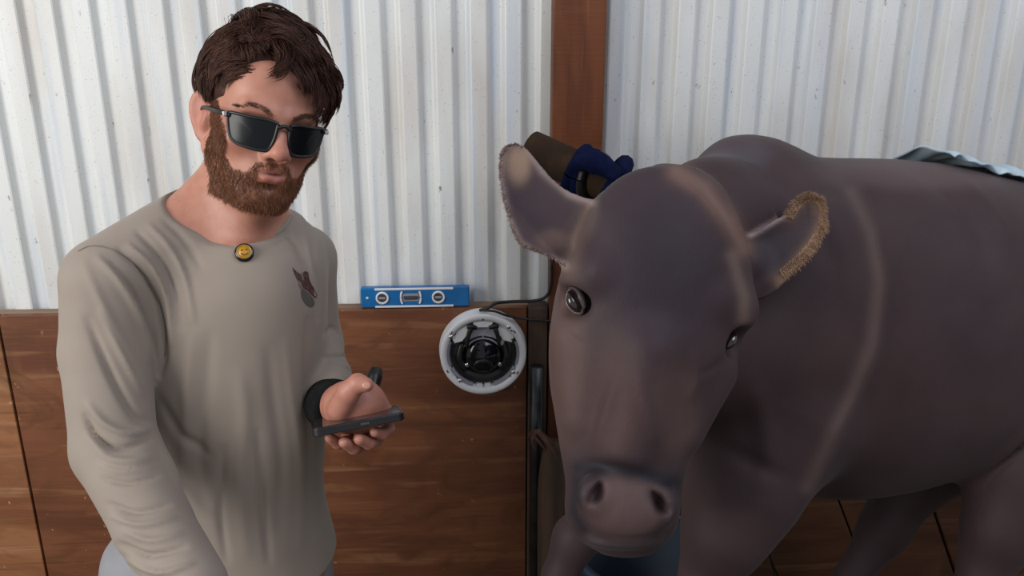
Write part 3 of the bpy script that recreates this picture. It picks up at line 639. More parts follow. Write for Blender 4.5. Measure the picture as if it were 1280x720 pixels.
# pale sheet over the back
nu, nv = 60, 16; SV = []
for i in range(nu):
    for j in range(nv):
        u_ = i/(nu-1); v_ = j/(nv-1); x = 1172+u_*200; a = PB(x, 200)
        s_ = (a-BO)@BU; top = np.interp(x, (1172, 1215, 1280, 1372), (196, 200, 216, 240)); zt_ = PB(x, top)[2]
        off = -.035+.17*v_; bp_ = BO+BU*s_+BN*off; hz_ = cbv.ray_cast(Vector((bp_[0], bp_[1], 2.2)), Vector((0, 0, -1)))[0]; z = (hz_[2] if hz_ else zt_-.2)+.010+.006*math.exp(-(u_/.15)**2)+.003*math.sin(u_*13+v_*5)+.003*math.sin(u_*37+v_*3+2*math.sin(v_*7))+.002*math.sin(u_*61-v_*11); SV.append(BO+BU*s_+BN*off+np.array([0, 0, z-BO[2]]))
SV = np.array(SV); SF = [(i*nv+j, i*nv+j+1, (i+1)*nv+j+1, (i+1)*nv+j) for i in range(nu-1) for j in range(nv-1)]
sh = mesh('plastic_sheet', SV, SF, M_pale); tag(sh, 'crumpled pale blue plastic sheet lying over the back of the cow', 'sheet')
sm = sh.modifiers.new('thickness', 'SOLIDIFY'); sm.thickness = .003
# ------------------------------------------------------------------ man
HSC = .94
MR = np.array([[-0.8547, 0.4513, 0.2565], [-0.4563, -0.8888, 0.0431], [0.2474, -0.0802, 0.9656]]); u_, _, v_ = np.linalg.svd(MR); MR = u_@v_
MT = np.array([-0.28, 1.2295, 1.5906])
def L(x, y, z): return MR@(np.array([x, y, z])*HSC)+MT
def Lv(a): return (np.asarray(a)*HSC)@MR.T+MT
bx_ = steps((-.80, -.425, .009), (-.425, -.10, .0023), (-.10, -.06, .009)); by_ = steps((.74, 1.04, .009), (1.04, 1.37, .0023), (1.37, 1.52, .009)); bz_ = steps((-.01, 1.12, .009), (1.12, 1.31, .0023), (1.31, 1.44, .006), (1.44, 1.76, .0023))
B = Field(bx_, by_, bz_)
class Hd:                                # head forms in the head's own frame
    def ell(s, c, r, k=.01, op='u', rot=None): B.ell(L(*c), np.array(r)*HSC, k, op, MR if rot is None else MR@np.array(rot))
    def cone(s, a, b, ra, rb, k=.01, op='u'): B.cone(L(*a), L(*b), ra*HSC, rb*HSC, k, op)
    def chain(s, p, r, k=.01, op='u'): B.chain([L(*q) for q in p], [q*HSC for q in r], k, op)
K = Hd()
K.ell((0, -.014, .045), (.077, .098, .086), .01)
K.ell((0, .030, -.015), (.064, .064, .085), .03)
K.ell((0, .035, -.056), (.054, .054, .045), .02)
K.ell((0, .052, .058), (.058, .040, .044), .02)
for s_ in (-1, 1): K.cone((s_*.058, -.002, -.040), (s_*.022, .074, -.088), .017, .015, .02)
K.ell((0, .078, -.087), (.023, .018, .019), .015)
K.cone((-.045, .080, .036), (-.010, .091, .033), .008, .008, .012); K.cone((.045, .080, .036), (.010, .091, .033), .008, .008, .012)
for s_ in (-1, 1):
    K.ell((s_*.032, .101, .013), (.017, .013, .013), .014, 's'); K.ell((s_*.032, .079, .013), (.013, .013, .012), .004)
    K.ell((s_*.046, .062, -.010), (.022, .022, .018), .02)
    K.ell((s_*.0125, .101, -.020), (.0085, .011, .0085), .006)
K.chain([(0, .090, .024), (0, .101, .006), (0, .113, -.012)], [.0085, .0085, .0100], .010)
K.ell((0, .113, -.015), (.0115, .0115, .0105), .006)
for s_ in (-1, 1): K.ell((s_*.0075, .109, -.0255), (.0042, .0060, .0040), .003, 's')
K.ell((0, .074, -.050), (.032, .027, .026), .016)
K.chain([(-.022, .088, -.0445), (-.008, .0985, -.0395), (0, .0985, -.0415), (.008, .0985, -.0395), (.022, .088, -.0445)], [.0025, .0052, .0048, .0052, .0025], .004)
K.chain([(-.020, .088, -.050), (-.008, .0965, -.0545), (.008, .0965, -.0545), (.020, .088, -.050)], [.0025, .0062, .0062, .0025], .004)
K.chain([(-.019, .096, -.0462), (-.006, .104, -.0468), (.006, .104, -.0468), (.019, .096, -.0462)], [.0008, .0024, .0024, .0008], .0025, 's')
K.ell((0, .099, -.066), (.018, .006, .004), .010, 's')
for s_ in (-1, 1):                       # ears
    O_ = L(s_*.0715, -.010, .000); Wd = MR@np.array([s_*1., .45, .0]); Wd /= np.linalg.norm(Wd); Ud = MR@np.array([-.45*s_, 1, 0]); Ud -= Wd*(Ud@Wd); Ud /= np.linalg.norm(Ud); Vd = MR@np.array([0, 0, 1.])
    po = np.array([(.006, -.030), (.011, -.014), (.012, .004), (.010, .020), (.004, .030), (-.008, .033), (-.018, .026), (-.022, .012), (-.019, -.004), (-.012, -.018), (-.005, -.030), (.001, -.035)])*HSC
    B.slab(O_, Ud, Vd, Wd, po, .0030, lambda u, v: .004-u*.35, .004, rim=.0022)
    K.ell((s_*.074, .000, -.002), (.010, .009, .016), .006); K.ell((s_*.083, -.002, .0), (.0055, .006, .010), .005, 's')
NB = PW(292, 285, 1.245)
K_n = L(0, -.025, -.045); B.cone(K_n, NB, .054, .060, .02); B.cone(L(0, .02, -.075), PW(305, 290, 1.20), .030, .034, .03)
# torso, legs, arms under the clothes
def Z(p, z): return np.array([p[0], p[1], z])
TC = PW(283, 560, 1.245); TC[2] = 0
SR, SL = PW(133, 347, 1.135), PW(382, 322, 1.345)
side = (SR-SL); side[2] = 0; side /= np.linalg.norm(side); FB = np.cross([0, 0, 1], side); FB = FB if FB[1] < 0 else -FB
TU, TV = RT, np.array([-math.sin(YAW), -math.cos(YAW), 0])
def tsecs(rows, y0, hd, sh=0):
    out = []
    for y, l, r, dd in rows:
        a = PW(l, y, y0); b = PW(r, y, y0); c = (a+b)/2; out.append((a[2], (c-TC)@TU, 0, abs((b-a)@TU)/2-sh, dd-sh))
    return out
TROWS = [(290, 196, 372, .085), (312, 150, 398, .105), (350, 134, 408, .125), (410, 150, 408, .130), (480, 160, 405, .128), (550, 166, 406, .124), (610, 168, 403, .126), (650, 166, 408, .130), (697, 160, 420, .134), (725, 160, 420, .13)]
def yo(y0): o = TC.copy(); o[1] = y0; return o
TCc = TC.copy()
B.column(TCc, TU, TV, [0, 0, 1], tsecs(TROWS, 1.245, 0, .016), .02, n=2.3)
B.cone(PW(262, 268, 1.24), SR, .050, .040, .04); B.cone(PW(328, 288, 1.26), SL, .042, .038, .04)
RA = [(134, 356, 1.135, .058), (132, 440, 1.11, .056), (143, 560, 1.06, .053), (192, 656, .99, .047), (250, 745, .92, .036)]
LA = [PW(381, 322, 1.345), PW(389, 430, 1.345), P(404, 478, 1.36), P(417, 506, 1.275)]; LR = [.045, .045, .040, .030]
B.chain([PW(*a[:3]) for a in RA], [a[3]-.018 for a in RA], .01); B.chain(LA, [r-.009 for r in LR[:3]]+[.027], .01)
# right hand, hanging below the frame
w0 = PW(250, 745, .92); hd_ = PW(290, 830, .90)-w0; hd_ /= np.linalg.norm(hd_); hs_ = np.cross(hd_, [0, 1, 0]); hs_ /= np.linalg.norm(hs_)
B.cone(w0, w0+hd_*.09, .024, .026, .02)
for i in range(4):
    o_ = w0+hd_*.09+hs_*(-.027+.018*i); B.chain([o_, o_+hd_*.042, o_+hd_*.068+np.array([0, -.012, 0]), o_+hd_*.082+np.array([0, -.026, 0])], [.0105, .0100, .0095, .009], .004)
B.chain([w0+hd_*.03+hs_*.028, w0+hd_*.065+hs_*.045+np.array([0, -.015, 0]), w0+hd_*.095+hs_*.05+np.array([0, -.02, 0])], [.014, .011, .0095], .006)
hip = [TC+side*s_*.070 for s_ in (1, -1)]
for p in hip:
    B.chain([Z(p, .86), Z(p+FB*.01, .50), Z(p, .09)], [.075, .052, .038], .02); B.cone(Z(p, .045), Z(p+FB*.14, .035), .032, .026, .02)
# left hand round the phone
wr = LA[3]
B.ell(P(445, 503, 1.24), (.041, .030, .031), .012, R=np.stack([RT, FW, UP], 1)); B.cone(wr, P(432, 508, 1.245), .027, .031, .015)
B.cone(P(452, 492, 1.245), P(484, 518, 1.250), .021, .012, .012)
B.chain([P(424, 512, 1.215), P(436, 490, 1.197), P(447, 479, 1.190), P(458, 481, 1.185)], [.017, .0150, .0125, .0100], .006)
B.cone(P(430, 524, 1.235), P(470, 526, 1.245), .020, .016, .012)
FG = [([(483, 520, 1.262), (486, 536, 1.245), (479, 542, 1.222), (468, 540, 1.205)], .0080),
      ([(470, 528, 1.27), (471, 549, 1.245), (461, 554, 1.215), (449, 549, 1.195)], .0088),
      ([(455, 530, 1.27), (453, 556, 1.245), (442, 560, 1.213), (430, 553, 1.192)], .0086),
      ([(438, 530, 1.265), (432, 553, 1.243), (422, 554, 1.215), (412, 547, 1.198)], .0080)]
for pts, r in FG: B.chain([P(*q) for q in pts], [r*1.1, r*1.08, r, r*.88], .0028)
BV, BF = B.skin(); BV = smoothv(BV, BF, 1)
man = mesh('person', BV, BF, M_skin)
tag(man, 'man in sunglasses and taupe long-sleeved shirt standing and holding a phone', 'person')
lc = (BV-MT)@MR/HSC; X_, Y_, Z_ = lc.T
tone = np.tile(np.array([.50, .235, .165]), (len(BV), 1)); hm = (np.abs(X_) < .1) & (np.abs(Y_) < .14) & (Z_ > -.16) & (Z_ < .16)
def g3(c, r): return np.exp(-(((X_-c[0])/r[0])**2+((Y_-c[1])/r[1])**2+((Z_-c[2])/r[2])**2))*hm
nz = noise3(BV, 60, 9); blend(np.clip(nz*.4, 0, .35), (.44, .185, .13))
for s_ in (-1, 1): blend(g3((s_*.048, .07, -.012), (.022, .03, .018))*.45, (.50, .185, .135)); blend(g3((s_*.083, -.01, .0), (.016, .025, .035))*.6, (.52, .17, .12))
blend(g3((0, .113, -.014), (.015, .016, .014))*.5, (.52, .19, .14))
blend(np.clip(g3((0, .099, -.0405), (.020, .012, .0042))+g3((0, .098, -.0545), (.019, .012, .0065)), 0, 1)*.85, (.44, .13, .11))
blend(g3((0, .102, -.0468), (.016, .012, .0020)), (.06, .012, .01))
hand = (BV[:, 2] < 1.32) & (BV[:, 0] > -.30) & (BV[:, 1] < 1.32); blend(hand*.45, (.45, .19, .145))
vcol(man, tone)
bvs = BVHTree.FromPolygons([Vector(v) for v in BV], [tuple(int(i) for i in f) for f in BF])
nl, nn = hitp(458, 482, bvs, .0004)
if nl is not None:
    bm = bmesh.new(); zt3 = Vector(nn).normalized(); M = zt3.to_track_quat('Z', 'Y').to_matrix().to_4x4(); M.translation = Vector(nl-nn*.0012)
    bmesh.ops.create_uvsphere(bm, u_segments=16, v_segments=10, radius=1, matrix=M @ Matrix.Diagonal((.0058, .0048, .0014, 1)))
    frommesh('thumbnail', bm, mat('fingernail', (.52, .26, .20), .3, 0, noise=(30, (.50, .24, .18), .4, .6)), man, True)

# shirt
T = Field(steps((-.72, -.13, .0036)), steps((.80, 1.50, .0042)), steps((.90, 1.62, .0036)))
T.column(TCc, TU, TV, [0, 0, 1], tsecs(TROWS[:-1], 1.245, 0, 0), .02, n=2.3)
T.cone(PW(258, 270, 1.24), SR, .054, .054, .04); T.cone(PW(330, 290, 1.26), SL, .046, .043, .04)
T.chain([PW(*a[:3]) for a in RA[:4]]+[PW(242, 732, .93)], [a[3] for a in RA[:4]]+[.042], .009)
T.chain([LA[0], LA[1], LA[2], P(413, 488, 1.315)], [.046, .047, .042, .036], .018)
T.ell(PW(414, 468, 1.33), (.030, .03, .018), .01)
pre = T.d.copy()
T.ell(PW(290, 232, 1.205), (.092, .090, .062), .004, 's', R=np.array(Matrix.Rotation(math.radians(-8), 3, 'Y')))
TV_, TF_ = T.skin(); TV_ = smoothv(TV_, TF_, 2)
Rg, Vl = 1, -1
folds = [([(148, 312), (176, 338), (197, 380), (206, 440), (200, 470)], 4.5, -.007), ([(160, 306), (188, 332), (208, 372), (216, 430)], 4, .005),
         ([(172, 290), (196, 318), (216, 358), (226, 410)], 5, -.005), ([(186, 282), (212, 310), (232, 350), (242, 400)], 5, .004), ([(205, 275), (230, 300), (252, 335)], 6, -.003),
         ([(122, 322), (150, 352), (176, 400), (190, 450)], 6, .005), ([(140, 330), (166, 366), (186, 412), (194, 452)], 4, -.005),
         ([(105, 330), (128, 380), (160, 440), (184, 480)], 8, .003), ([(110, 400), (135, 460), (165, 515), (186, 530)], 7, -.006), ([(125, 390), (150, 440), (178, 492)], 6, .004),
         ([(106, 520), (120, 545), (148, 560), (186, 552)], 5, -.008), ([(110, 505), (132, 530), (160, 542), (188, 536)], 6, .006), ([(112, 545), (135, 572), (165, 578), (190, 572)], 7, .005),
         ([(128, 598), (160, 604), (198, 596)], 4, -.004), ([(124, 580), (150, 590), (190, 586)], 5, .003), ([(136, 630), (170, 640), (212, 632)], 5, -.005), ([(140, 645), (175, 656), (218, 648)], 5, .004),
         ([(148, 680), (185, 694), (232, 684)], 5, -.006), ([(155, 664), (190, 676), (226, 668)], 5, .004), ([(160, 700), (200, 716), (240, 705)], 5, .005),
         ([(262, 420), (258, 480), (250, 560), (256, 640)], 11, -.003), ([(240, 420), (234, 500), (228, 600)], 11, .003), ([(300, 470), (306, 520), (300, 600), (308, 690)], 13, .003), ([(336, 440), (342, 500), (352, 580), (350, 660)], 11, -.003),
         ([(358, 430), (366, 500), (376, 580), (376, 680)], 9, .003), ([(384, 400), (382, 470), (388, 540), (384, 620)], 6, -.005), ([(322, 540), (328, 620), (336, 700)], 7, -.004), ([(280, 560), (276, 640), (284, 700)], 7, -.004),
         ([(388, 290), (394, 320), (400, 360), (398, 400)], 3.5, -.005), ([(376, 282), (384, 312), (390, 345), (392, 390)], 4, .003), ([(352, 285), (368, 305), (384, 340)], 4, -.003),
         ([(200, 500), (225, 540), (262, 570)], 8, -.003), ([(196, 540), (220, 590), (260, 640)], 8, .004), ([(404, 448), (420, 444), (436, 446)], 3, -.004), ([(404, 458), (422, 456), (438, 460)], 3.5, .003), ([(404, 418), (416, 410), (424, 420)], 4, -.003),
         ([(240, 275), (290, 306), (340, 308), (372, 285)], 5, -.0015)]
TV_ = crease(TV_, TF_, [(a, w_*.72, h_*1.35) for a, w_, h_ in folds]); TV_ = TV_+normals(TV_, TF_)*(noise3(TV_, 45, 2)*.0009)[:, None]
shirt = mesh('shirt', TV_, TF_, M_shirt, man)
sbv = BVHTree.FromPolygons([Vector(v) for v in TV_], [tuple(int(i) for i in f) for f in TF_])
def onshirt(pts, off=.001, n=8):
    out = []
    for x, y in catmull(pts, n):
        p, q = hitp(x, y, sbv, off)
        if p is not None and (not out or np.linalg.norm(p-out[-1]) < .05): out.append(p)
    return np.array(out)
def ribbon(name, pts, r, m, par, off=.001):
    c = onshirt(pts, off)
    if len(c) > 3: V, Fq = tubes(c[None], np.full(len(c), r)[None], 8); return mesh(name, V, Fq, m, par)
ribbon('seam', [(98, 314), (112, 308), (130, 309), (150, 317), (172, 333), (190, 355), (202, 385), (207, 415), (206, 445)], .0009, M_seam, shirt, .0002)
ribbon('seam', [(214, 242), (222, 247), (230, 256)], .0007, M_seam, shirt, .0002)
# collar: ring fitted to the neck opening
cl = []
for x, y in catmull([(212, 233), (222, 247), (244, 266), (268, 281), (296, 292), (322, 297), (344, 292), (358, 279), (367, 263)], 6):
    p, q = hitp(x, y, sbv, .0)
    if p is not None and p[1] < 1.40: cl.append(p)
cl = np.array(cl); cl = np.array([cl[max(0, i-2):i+3].mean(0) for i in range(len(cl))])
mid_ = (cl[0]+cl[-1])/2; back = [cl[-1]+[.0, .045, .012], mid_+[.01, .10, .035], cl[0]+[.0, .05, .012]]
ring = catmull(cl[::3], 6); V, Fq = tubes(ring[None], np.full(len(ring), .0045)[None], 10); mesh('collar', V, Fq, M_shirt, shirt)
# chest emblem: small flat print shapes lying on the cloth
def decal(name, poly, m, off=.0006, par=None):
    pl_ = catmull(np.array(poly+[poly[0]], float), 4)[:-1]; c = pl_.mean(0); V = []; ok = True
    for k_ in (0, .34, .67, 1.):
        for p in pl_: V.append(c+(p-c)*k_)
    W_ = []
    for x, y in V:
        p, q = hitp(x, y, sbv, off)
        if p is None: return
        W_.append(p)
    n_ = len(pl_); Fc = [(r_*n_+i, r_*n_+(i+1) % n_, (r_+1)*n_+(i+1) % n_, (r_+1)*n_+i) for r_ in range(3) for i in range(n_)]
    return mesh(name, np.array(W_), Fc, m, par)
M_e1 = mat('maroon_print', (.055, .020, .020), .8, 0, noise=(200, (.11, .05, .045), .4, .6)); M_e2 = mat('grey_print', (.085, .078, .072), .8, 0, noise=(200, (.11, .10, .09), .4, .6)); M_e3 = mat('pale_print', (.24, .17, .14), .8, 0, noise=(200, (.2, .14, .12), .4, .6))
emb = decal('emblem', [(365, 334), (370, 339), (376, 344), (377, 352), (374, 353), (369, 345)], M_e1, .0006, shirt)
decal('print_shape', [(377, 342), (381, 339), (385, 341), (386, 347), (388, 353), (393, 362), (396, 370), (393, 372), (385, 364), (378, 359), (376, 352), (379, 349)], M_e1, .0007, emb)
decal('print_shape', [(377, 360), (384, 365), (391, 373), (393, 380), (389, 384), (383, 381), (378, 374), (376, 366)], M_e2, .0008, emb)
decal('print_shape', [(372, 350), (376, 354), (377, 361), (374, 358)], M_e3, .0009, emb)
decal('print_shape', [(376, 341), (378, 343), (379, 350), (377, 348)], M_e3, .0010, emb)
# badge microphone
bp, bn = hitp(305.5, 317, sbv, .0)
bd = thing('lapel_badge', 'small round yellow badge with black edge pinned below the shirt collar', 'badge', tuple(bp))
d3 = (CAM-bp); d3 /= np.linalg.norm(d3); bn2 = bn*.8+d3*.35; BM = Vector(bn2).to_track_quat('Z', 'Y').to_matrix().to_4x4(); BM.translation = Vector(bp)
M_yel = mat('yellow_badge_enamel', (.52, .27, .012), .35, 0, noise=(90, (.45, .22, .01), .4, .6)); M_gold = mat('gold_badge_ring', (.42, .28, .10), .35, .3, noise=(90, (.34, .22, .07), .4, .6)); M_brn = mat('brown_badge_line', (.14, .05, .008), .5, 0, noise=(90, (.10, .04, .006), .4, .6))
lathe('edge', [(.0001, -.002), (.0115, -.002), (.0125, .001), (.0125, .006), (.0108, .0075), (.0001, .0075)], M_blackg, bd, BM, 40)
lathe('face_disc', [(.0098, .0070), (.0095, .0085), (.0001, .0090)], M_yel, bd, BM, 40); lathe('ring', [(.0100, .0070), (.0100, .0088), (.0086, .0092), (.0084, .0080)], M_gold, bd, BM, 40)
for s_ in (-1, 1): lathe('eye_mark', [(.0013, .0088), (.0010, .0096), (.0001, .0098)], M_brn, bd, BM @ Matrix.Translation((s_*.003, .0022, 0)), 12)
tube('smile_mark', [BM @ Vector((.0046*math.cos(t), .0046*math.sin(t)-.0002, .0092)) for t in np.linspace(math.radians(205), math.radians(335), 7)], .0006, M_brn, bd, 6, 3)
# trousers and boots
Q = Field(steps((-.62, -.10, .009)), steps((.95, 1.45, .009)), steps((.05, 1.04, .010)))
Q.column(TCc, TU, TV, [0, 0, 1], tsecs([(632, 180, 385, .100), (664, 158, 392, .11), (684, 132, 400, .116), (720, 126, 402, .118), (790, 130, 400, .11)], 1.245, 0, 0), .02, n=2.2)
for p in hip: Q.chain([Z(p, .90), Z(p+FB*.012, .50), Z(p, .10)], [.092, .070, .062], .02)
QV, QF = Q.skin(); mesh('trousers', smoothv(QV, QF, 2), QF, M_trouser, man)
for p in hip:
    G = Field(steps((p[0]-.30, p[0]+.30, .006)), steps((p[1]-.30, p[1]+.25, .006)), steps((-.02, .22, .006)))
    G.chain([Z(p, .16), Z(p, .06)], [.045, .044], .01); G.cone(Z(p-FB*.03, .042), Z(p+FB*.15, .036), .042, .036, .02); G.column(Z(p, 0), side, FB, [0, 0, 1], [(0, 0, .06, .048, .15), (.02, 0, .06, .048, .15)], .006, n=2.6)
    GV, GF = G.skin(); mesh('boot', smoothv(GV, GF, 1), GF, M_boot, man)
# wristband
wd = P(440, 508, 1.23)-P(408, 504, 1.295); wd /= np.linalg.norm(wd); WM = Vector(wd).to_track_quat('Z', 'Y').to_matrix().to_4x4(); WM.translation = Vector(P(416, 506, 1.272))
lathe('wristband', [(.030, -.020), (.0365, -.019), (.0375, 0), (.0365, .017), (.030, .018)], M_matte, man, WM @ Matrix.Diagonal((1, 1.0, 1, 1)), 40)

# hair: a cap with locks
EC = np.array([0, -.016, .052]); ER = np.array([.085, .104, .093])
hx, hy, hz = steps((-.52, -.12, .003)), steps((1.0, 1.42, .003)), steps((1.46, 1.80, .003))
HF = Field(hx, hy, hz)
HF.ell(L(*EC), ER*HSC*.975, .004, R=MR); HF.ell(L(0, -.05, .0), np.array([.076, .060, .060])*HSC, .02, R=MR); 
HF.ell(L(.008, .115, .005), np.array([.078, .070, .078])*HSC, .006, 's', R=MR)
HF.ell(L(0, .030, -.075), np.array([.10, .080, .085])*HSC, .006, 's', R=MR)
HF.ell(L(.050, .085, .052), np.array([.050, .042, .034])*HSC, .006, 's', R=MR)
HV_, HFc = HF.skin(); HN = normals(HV_, HFc); HV_ = HV_+HN*(noise3(HV_, 110, 4)*.0022)[:, None]
hair = mesh('hair', HV_, HFc, M_hair, man)
def shell(p, k): q = (p-EC)/ER; return EC+ER*q/np.linalg.norm(q, axis=-1, keepdims=True)*k[..., None]
def grow(n, root, flow, Ln, lift, curl, grav, seed, m=14, r0=.00055, nclump=40, endcurl=0.):
    r = np.random.default_rng(seed); cid = r.integers(0, nclump, n); cr = root(r, nclump); cs = r.normal(0, 1, (nclump, 4))
    p = cr[cid]+r.normal(0, .0055, (n, 3)); k0 = 1.02+np.abs(r.normal(0, .018, n)); p = shell(p, k0); d = flow(cr)[cid]+r.normal(0, .10, (n, 3)); ln = Ln(cr)[cid]*(1+.16*cs[cid, 0])*r.uniform(.8, 1.12, n)
    cu = curl*(cs[cid, 1]*.7+.3)+r.normal(0, curl*.15, n); lf = np.abs(lift*(1+.5*cs[cid, 2]))+r.uniform(0, .03, n); out = np.empty((n, m, 3)); out[:, 0] = p; st_ = ln/(m-1)
    for j in range(1, m):
        t = j/(m-1); nrm = (p-EC)/ER**2; nrm /= np.linalg.norm(nrm, axis=1, keepdims=True)
        d = d-nrm*(d*nrm).sum(1, keepdims=True); d[:, 2] -= grav*t; d = d/np.linalg.norm(d, axis=1, keepdims=True)
        a = (cu/m)*(1+endcurl*t**3); d = d*np.cos(a)[:, None]+np.cross(nrm, d)*np.sin(a)[:, None]
        p = p+d*st_[:, None]; p = shell(p, k0+lf*np.sin(np.pi*min(t*1.1, 1)*.62)); out[:, j] = p
    cl_ = out.copy(); cm = np.zeros((nclump, m, 3)); cnt_ = np.bincount(cid, minlength=nclump)[:, None, None]+1e-9
    np.add.at(cm, cid, out); cm /= cnt_; tt = np.linspace(0, 1, m)[None, :, None]; out = out*(1-.6*tt)+cm[cid]*.6*tt
    return Lv(out.reshape(-1, 3)).reshape(n, m, 3), np.array([1]*(m-3)+[.8, .5, .08])[None]*r0*r.uniform(.7, 1.3, n)[:, None]
def sph(r, n, x, y, z): return EC+ER*(lambda q: q/np.linalg.norm(q, axis=1, keepdims=True))(np.stack([r.uniform(*x, n), r.uniform(*y, n), r.uniform(*z, n)], 1))
cst = lambda v: (lambda c: np.tile(np.array(v, float), (len(c), 1)))
sets = [grow(3400, lambda r, n: sph(r, n, (-.75, .45), (-.5, .55), (.55, 1)), cst((-.62, .80, 0)), lambda c: .085+.0*c[:, 0], .10, 1.2, .05, 11, nclump=70),
        grow(1500, lambda r, n: sph(r, n, (-.8, .25), (.35, .75), (.5, .9)), cst((-.55, .75, -.3)), lambda c: .066+.0*c[:, 0], .16, 1.4, .15, 12, nclump=42, endcurl=2.0),
        grow(1500, lambda r, n: sph(r, n, (.35, 1), (-.6, .35), (.25, .9)), cst((.5, -.45, -.8)), lambda c: .060+.0*c[:, 0], .04, .8, .15, 13, nclump=40),
        grow(1300, lambda r, n: sph(r, n, (-1, 1), (-1, -.45), (-.1, .8)), cst((.0, -.4, -1)), lambda c: .060+.0*c[:, 0], .05, 1.0, .2, 14, nclump=40),
        grow(1300, lambda r, n: sph(r, n, (-1, -.65), (-.5, .5), (.1, .8)), cst((-.2, .55, -.75)), lambda c: .052+.0*c[:, 0], .12, 1.6, .1, 15, nclump=30, endcurl=3.0),
        grow(900, lambda r, n: sph(r, n, (.45, .95), (.25, .75), (.25, .62)), cst((.45, -.75, -.35)), lambda c: .040+.0*c[:, 0], .03, .5, .1, 18, nclump=26, r0=.0005),
        grow(900, lambda r, n: sph(r, n, (-.2, .75), (.3, .62), (.62, .85)), cst((.25, .55, .0)), lambda c: .030+.0*c[:, 0], .08, 2.2, .1, 19, nclump=30, r0=.0005),
        grow(420, lambda r, n: sph(r, n, (.78, .90), (.12, .42), (-.05, .40)), cst((.0, .12, -1)), lambda c: .030+.0*c[:, 0], .0, .2, .1, 16, nclump=14, r0=.0004),
        grow(260, lambda r, n: sph(r, n, (-.7, .9), (-.6, .5), (.3, 1)), cst((.3, .3, .5)), lambda c: .045+.0*c[:, 0], .10, 3.2, .0, 17, nclump=30, r0=.0003)]
Vs, Fs_, o0 = [], [], 0
for pth, rd in sets:
    V, Fq = tubes(pth, rd, 3); Vs.append(V); Fs_.append(Fq+o0); o0 += len(V)
mesh('hair_locks', np.vstack(Vs), np.vstack(Fs_), M_hair, hair)

# beard, moustache, eyebrows: short hairs rooted on the skin
BNn = normals(BV, BF); fa = np.abs(X_)
top = np.interp(fa, (0, .012, .022, .032, .046, .058, .064, .070), (-.0315, -.0315, -.034, -.050, -.052, -.036, -.004, .03))
bmask = hm & (Z_ < top) & (Z_ > -.106) & (Y_ > np.interp(Z_, (-.12, -.08, -.04, .03), (.016, .004, .012, .012))) & ~((fa < .020) & (Z_ < -.0385+.0) & (Z_ > -.061) & (Y_ > .085)) & (fa < .079)
under = (Z_ < -.104) & (Y_ < .035); bmask &= ~under
blend(bmask*.75, (.20, .075, .038)); vcol(man, tone) if 'tone' not in man.data.color_attributes else man.data.color_attributes['tone'].data.foreach_set('color', np.hstack([tone, np.ones((len(tone), 1))]).astype(np.float32).ravel())
def hairs(mask, n, ln, r0, dvec, seed, nw, m, name, parent):
    r = np.random.default_rng(seed); ids_ = np.flatnonzero(mask)
    if len(ids_) == 0: return
    ids_ = r.choice(ids_, n); p = BV[ids_]+r.normal(0, .0008, (n, 3)); nl_ = BNn[ids_]; loc = lc[ids_]; dl = dvec(loc)@MR.T; d = dl+nl_*nw+r.normal(0, .22, (n, 3)); d /= np.linalg.norm(d, axis=1, keepdims=True)
    l_ = ln*r.uniform(.6, 1.2, n); out = np.empty((n, 4, 3))
    for j in range(4): t = j/3; out[:, j] = p-nl_*.0006+d*(l_*t)[:, None]+(dl*.25)*(l_*t*t)[:, None]
    V, Fq = tubes(out, np.array([1, .9, .7, .15])[None]*r0*r.uniform(.7, 1.2, n)[:, None], 3); return mesh(name, V, Fq, m, parent)
def bd_dir(q): s_ = np.sign(q[:, 0]); return np.stack([-s_*.12*0+s_*np.where(q[:, 2] > -.045, .25, -.05), np.full(len(q), .15), np.full(len(q), -1.)], 1)
beard = hairs(bmask, 17000, .0055, .00030, bd_dir, 21, .30, M_beard, 'beard', man)
M_brow = mat('brown_eyebrow_hair', (.075, .032, .018), .6, 0, noise=(60, (.11, .05, .03), .4, .6))
brow = np.zeros(len(BV), bool)
for s_ in (-1, 1):
    xx = X_*s_; zc = np.interp(xx, (.010, .028, .044, .056), (.031, .039, .040, .031)); brow |= hm & (xx > .011) & (xx < .056) & (np.abs(Z_-zc) < np.interp(xx, (.01, .03, .056), (.0030, .0030, .0015))) & (Y_ > .05)
hairs(brow, 1100, .0055, .00014, lambda q: np.stack([np.sign(q[:, 0])*1., np.zeros(len(q)), np.full(len(q), .15)], 1), 22, .15, M_brow, 'eyebrows', man)
neckm = hm & (Z_ < -.095) & (Z_ > -.15) & (Y_ > -.02); hairs(neckm, 500, .002, .00011, bd_dir, 23, .3, M_beard, 'neck_stubble', man)

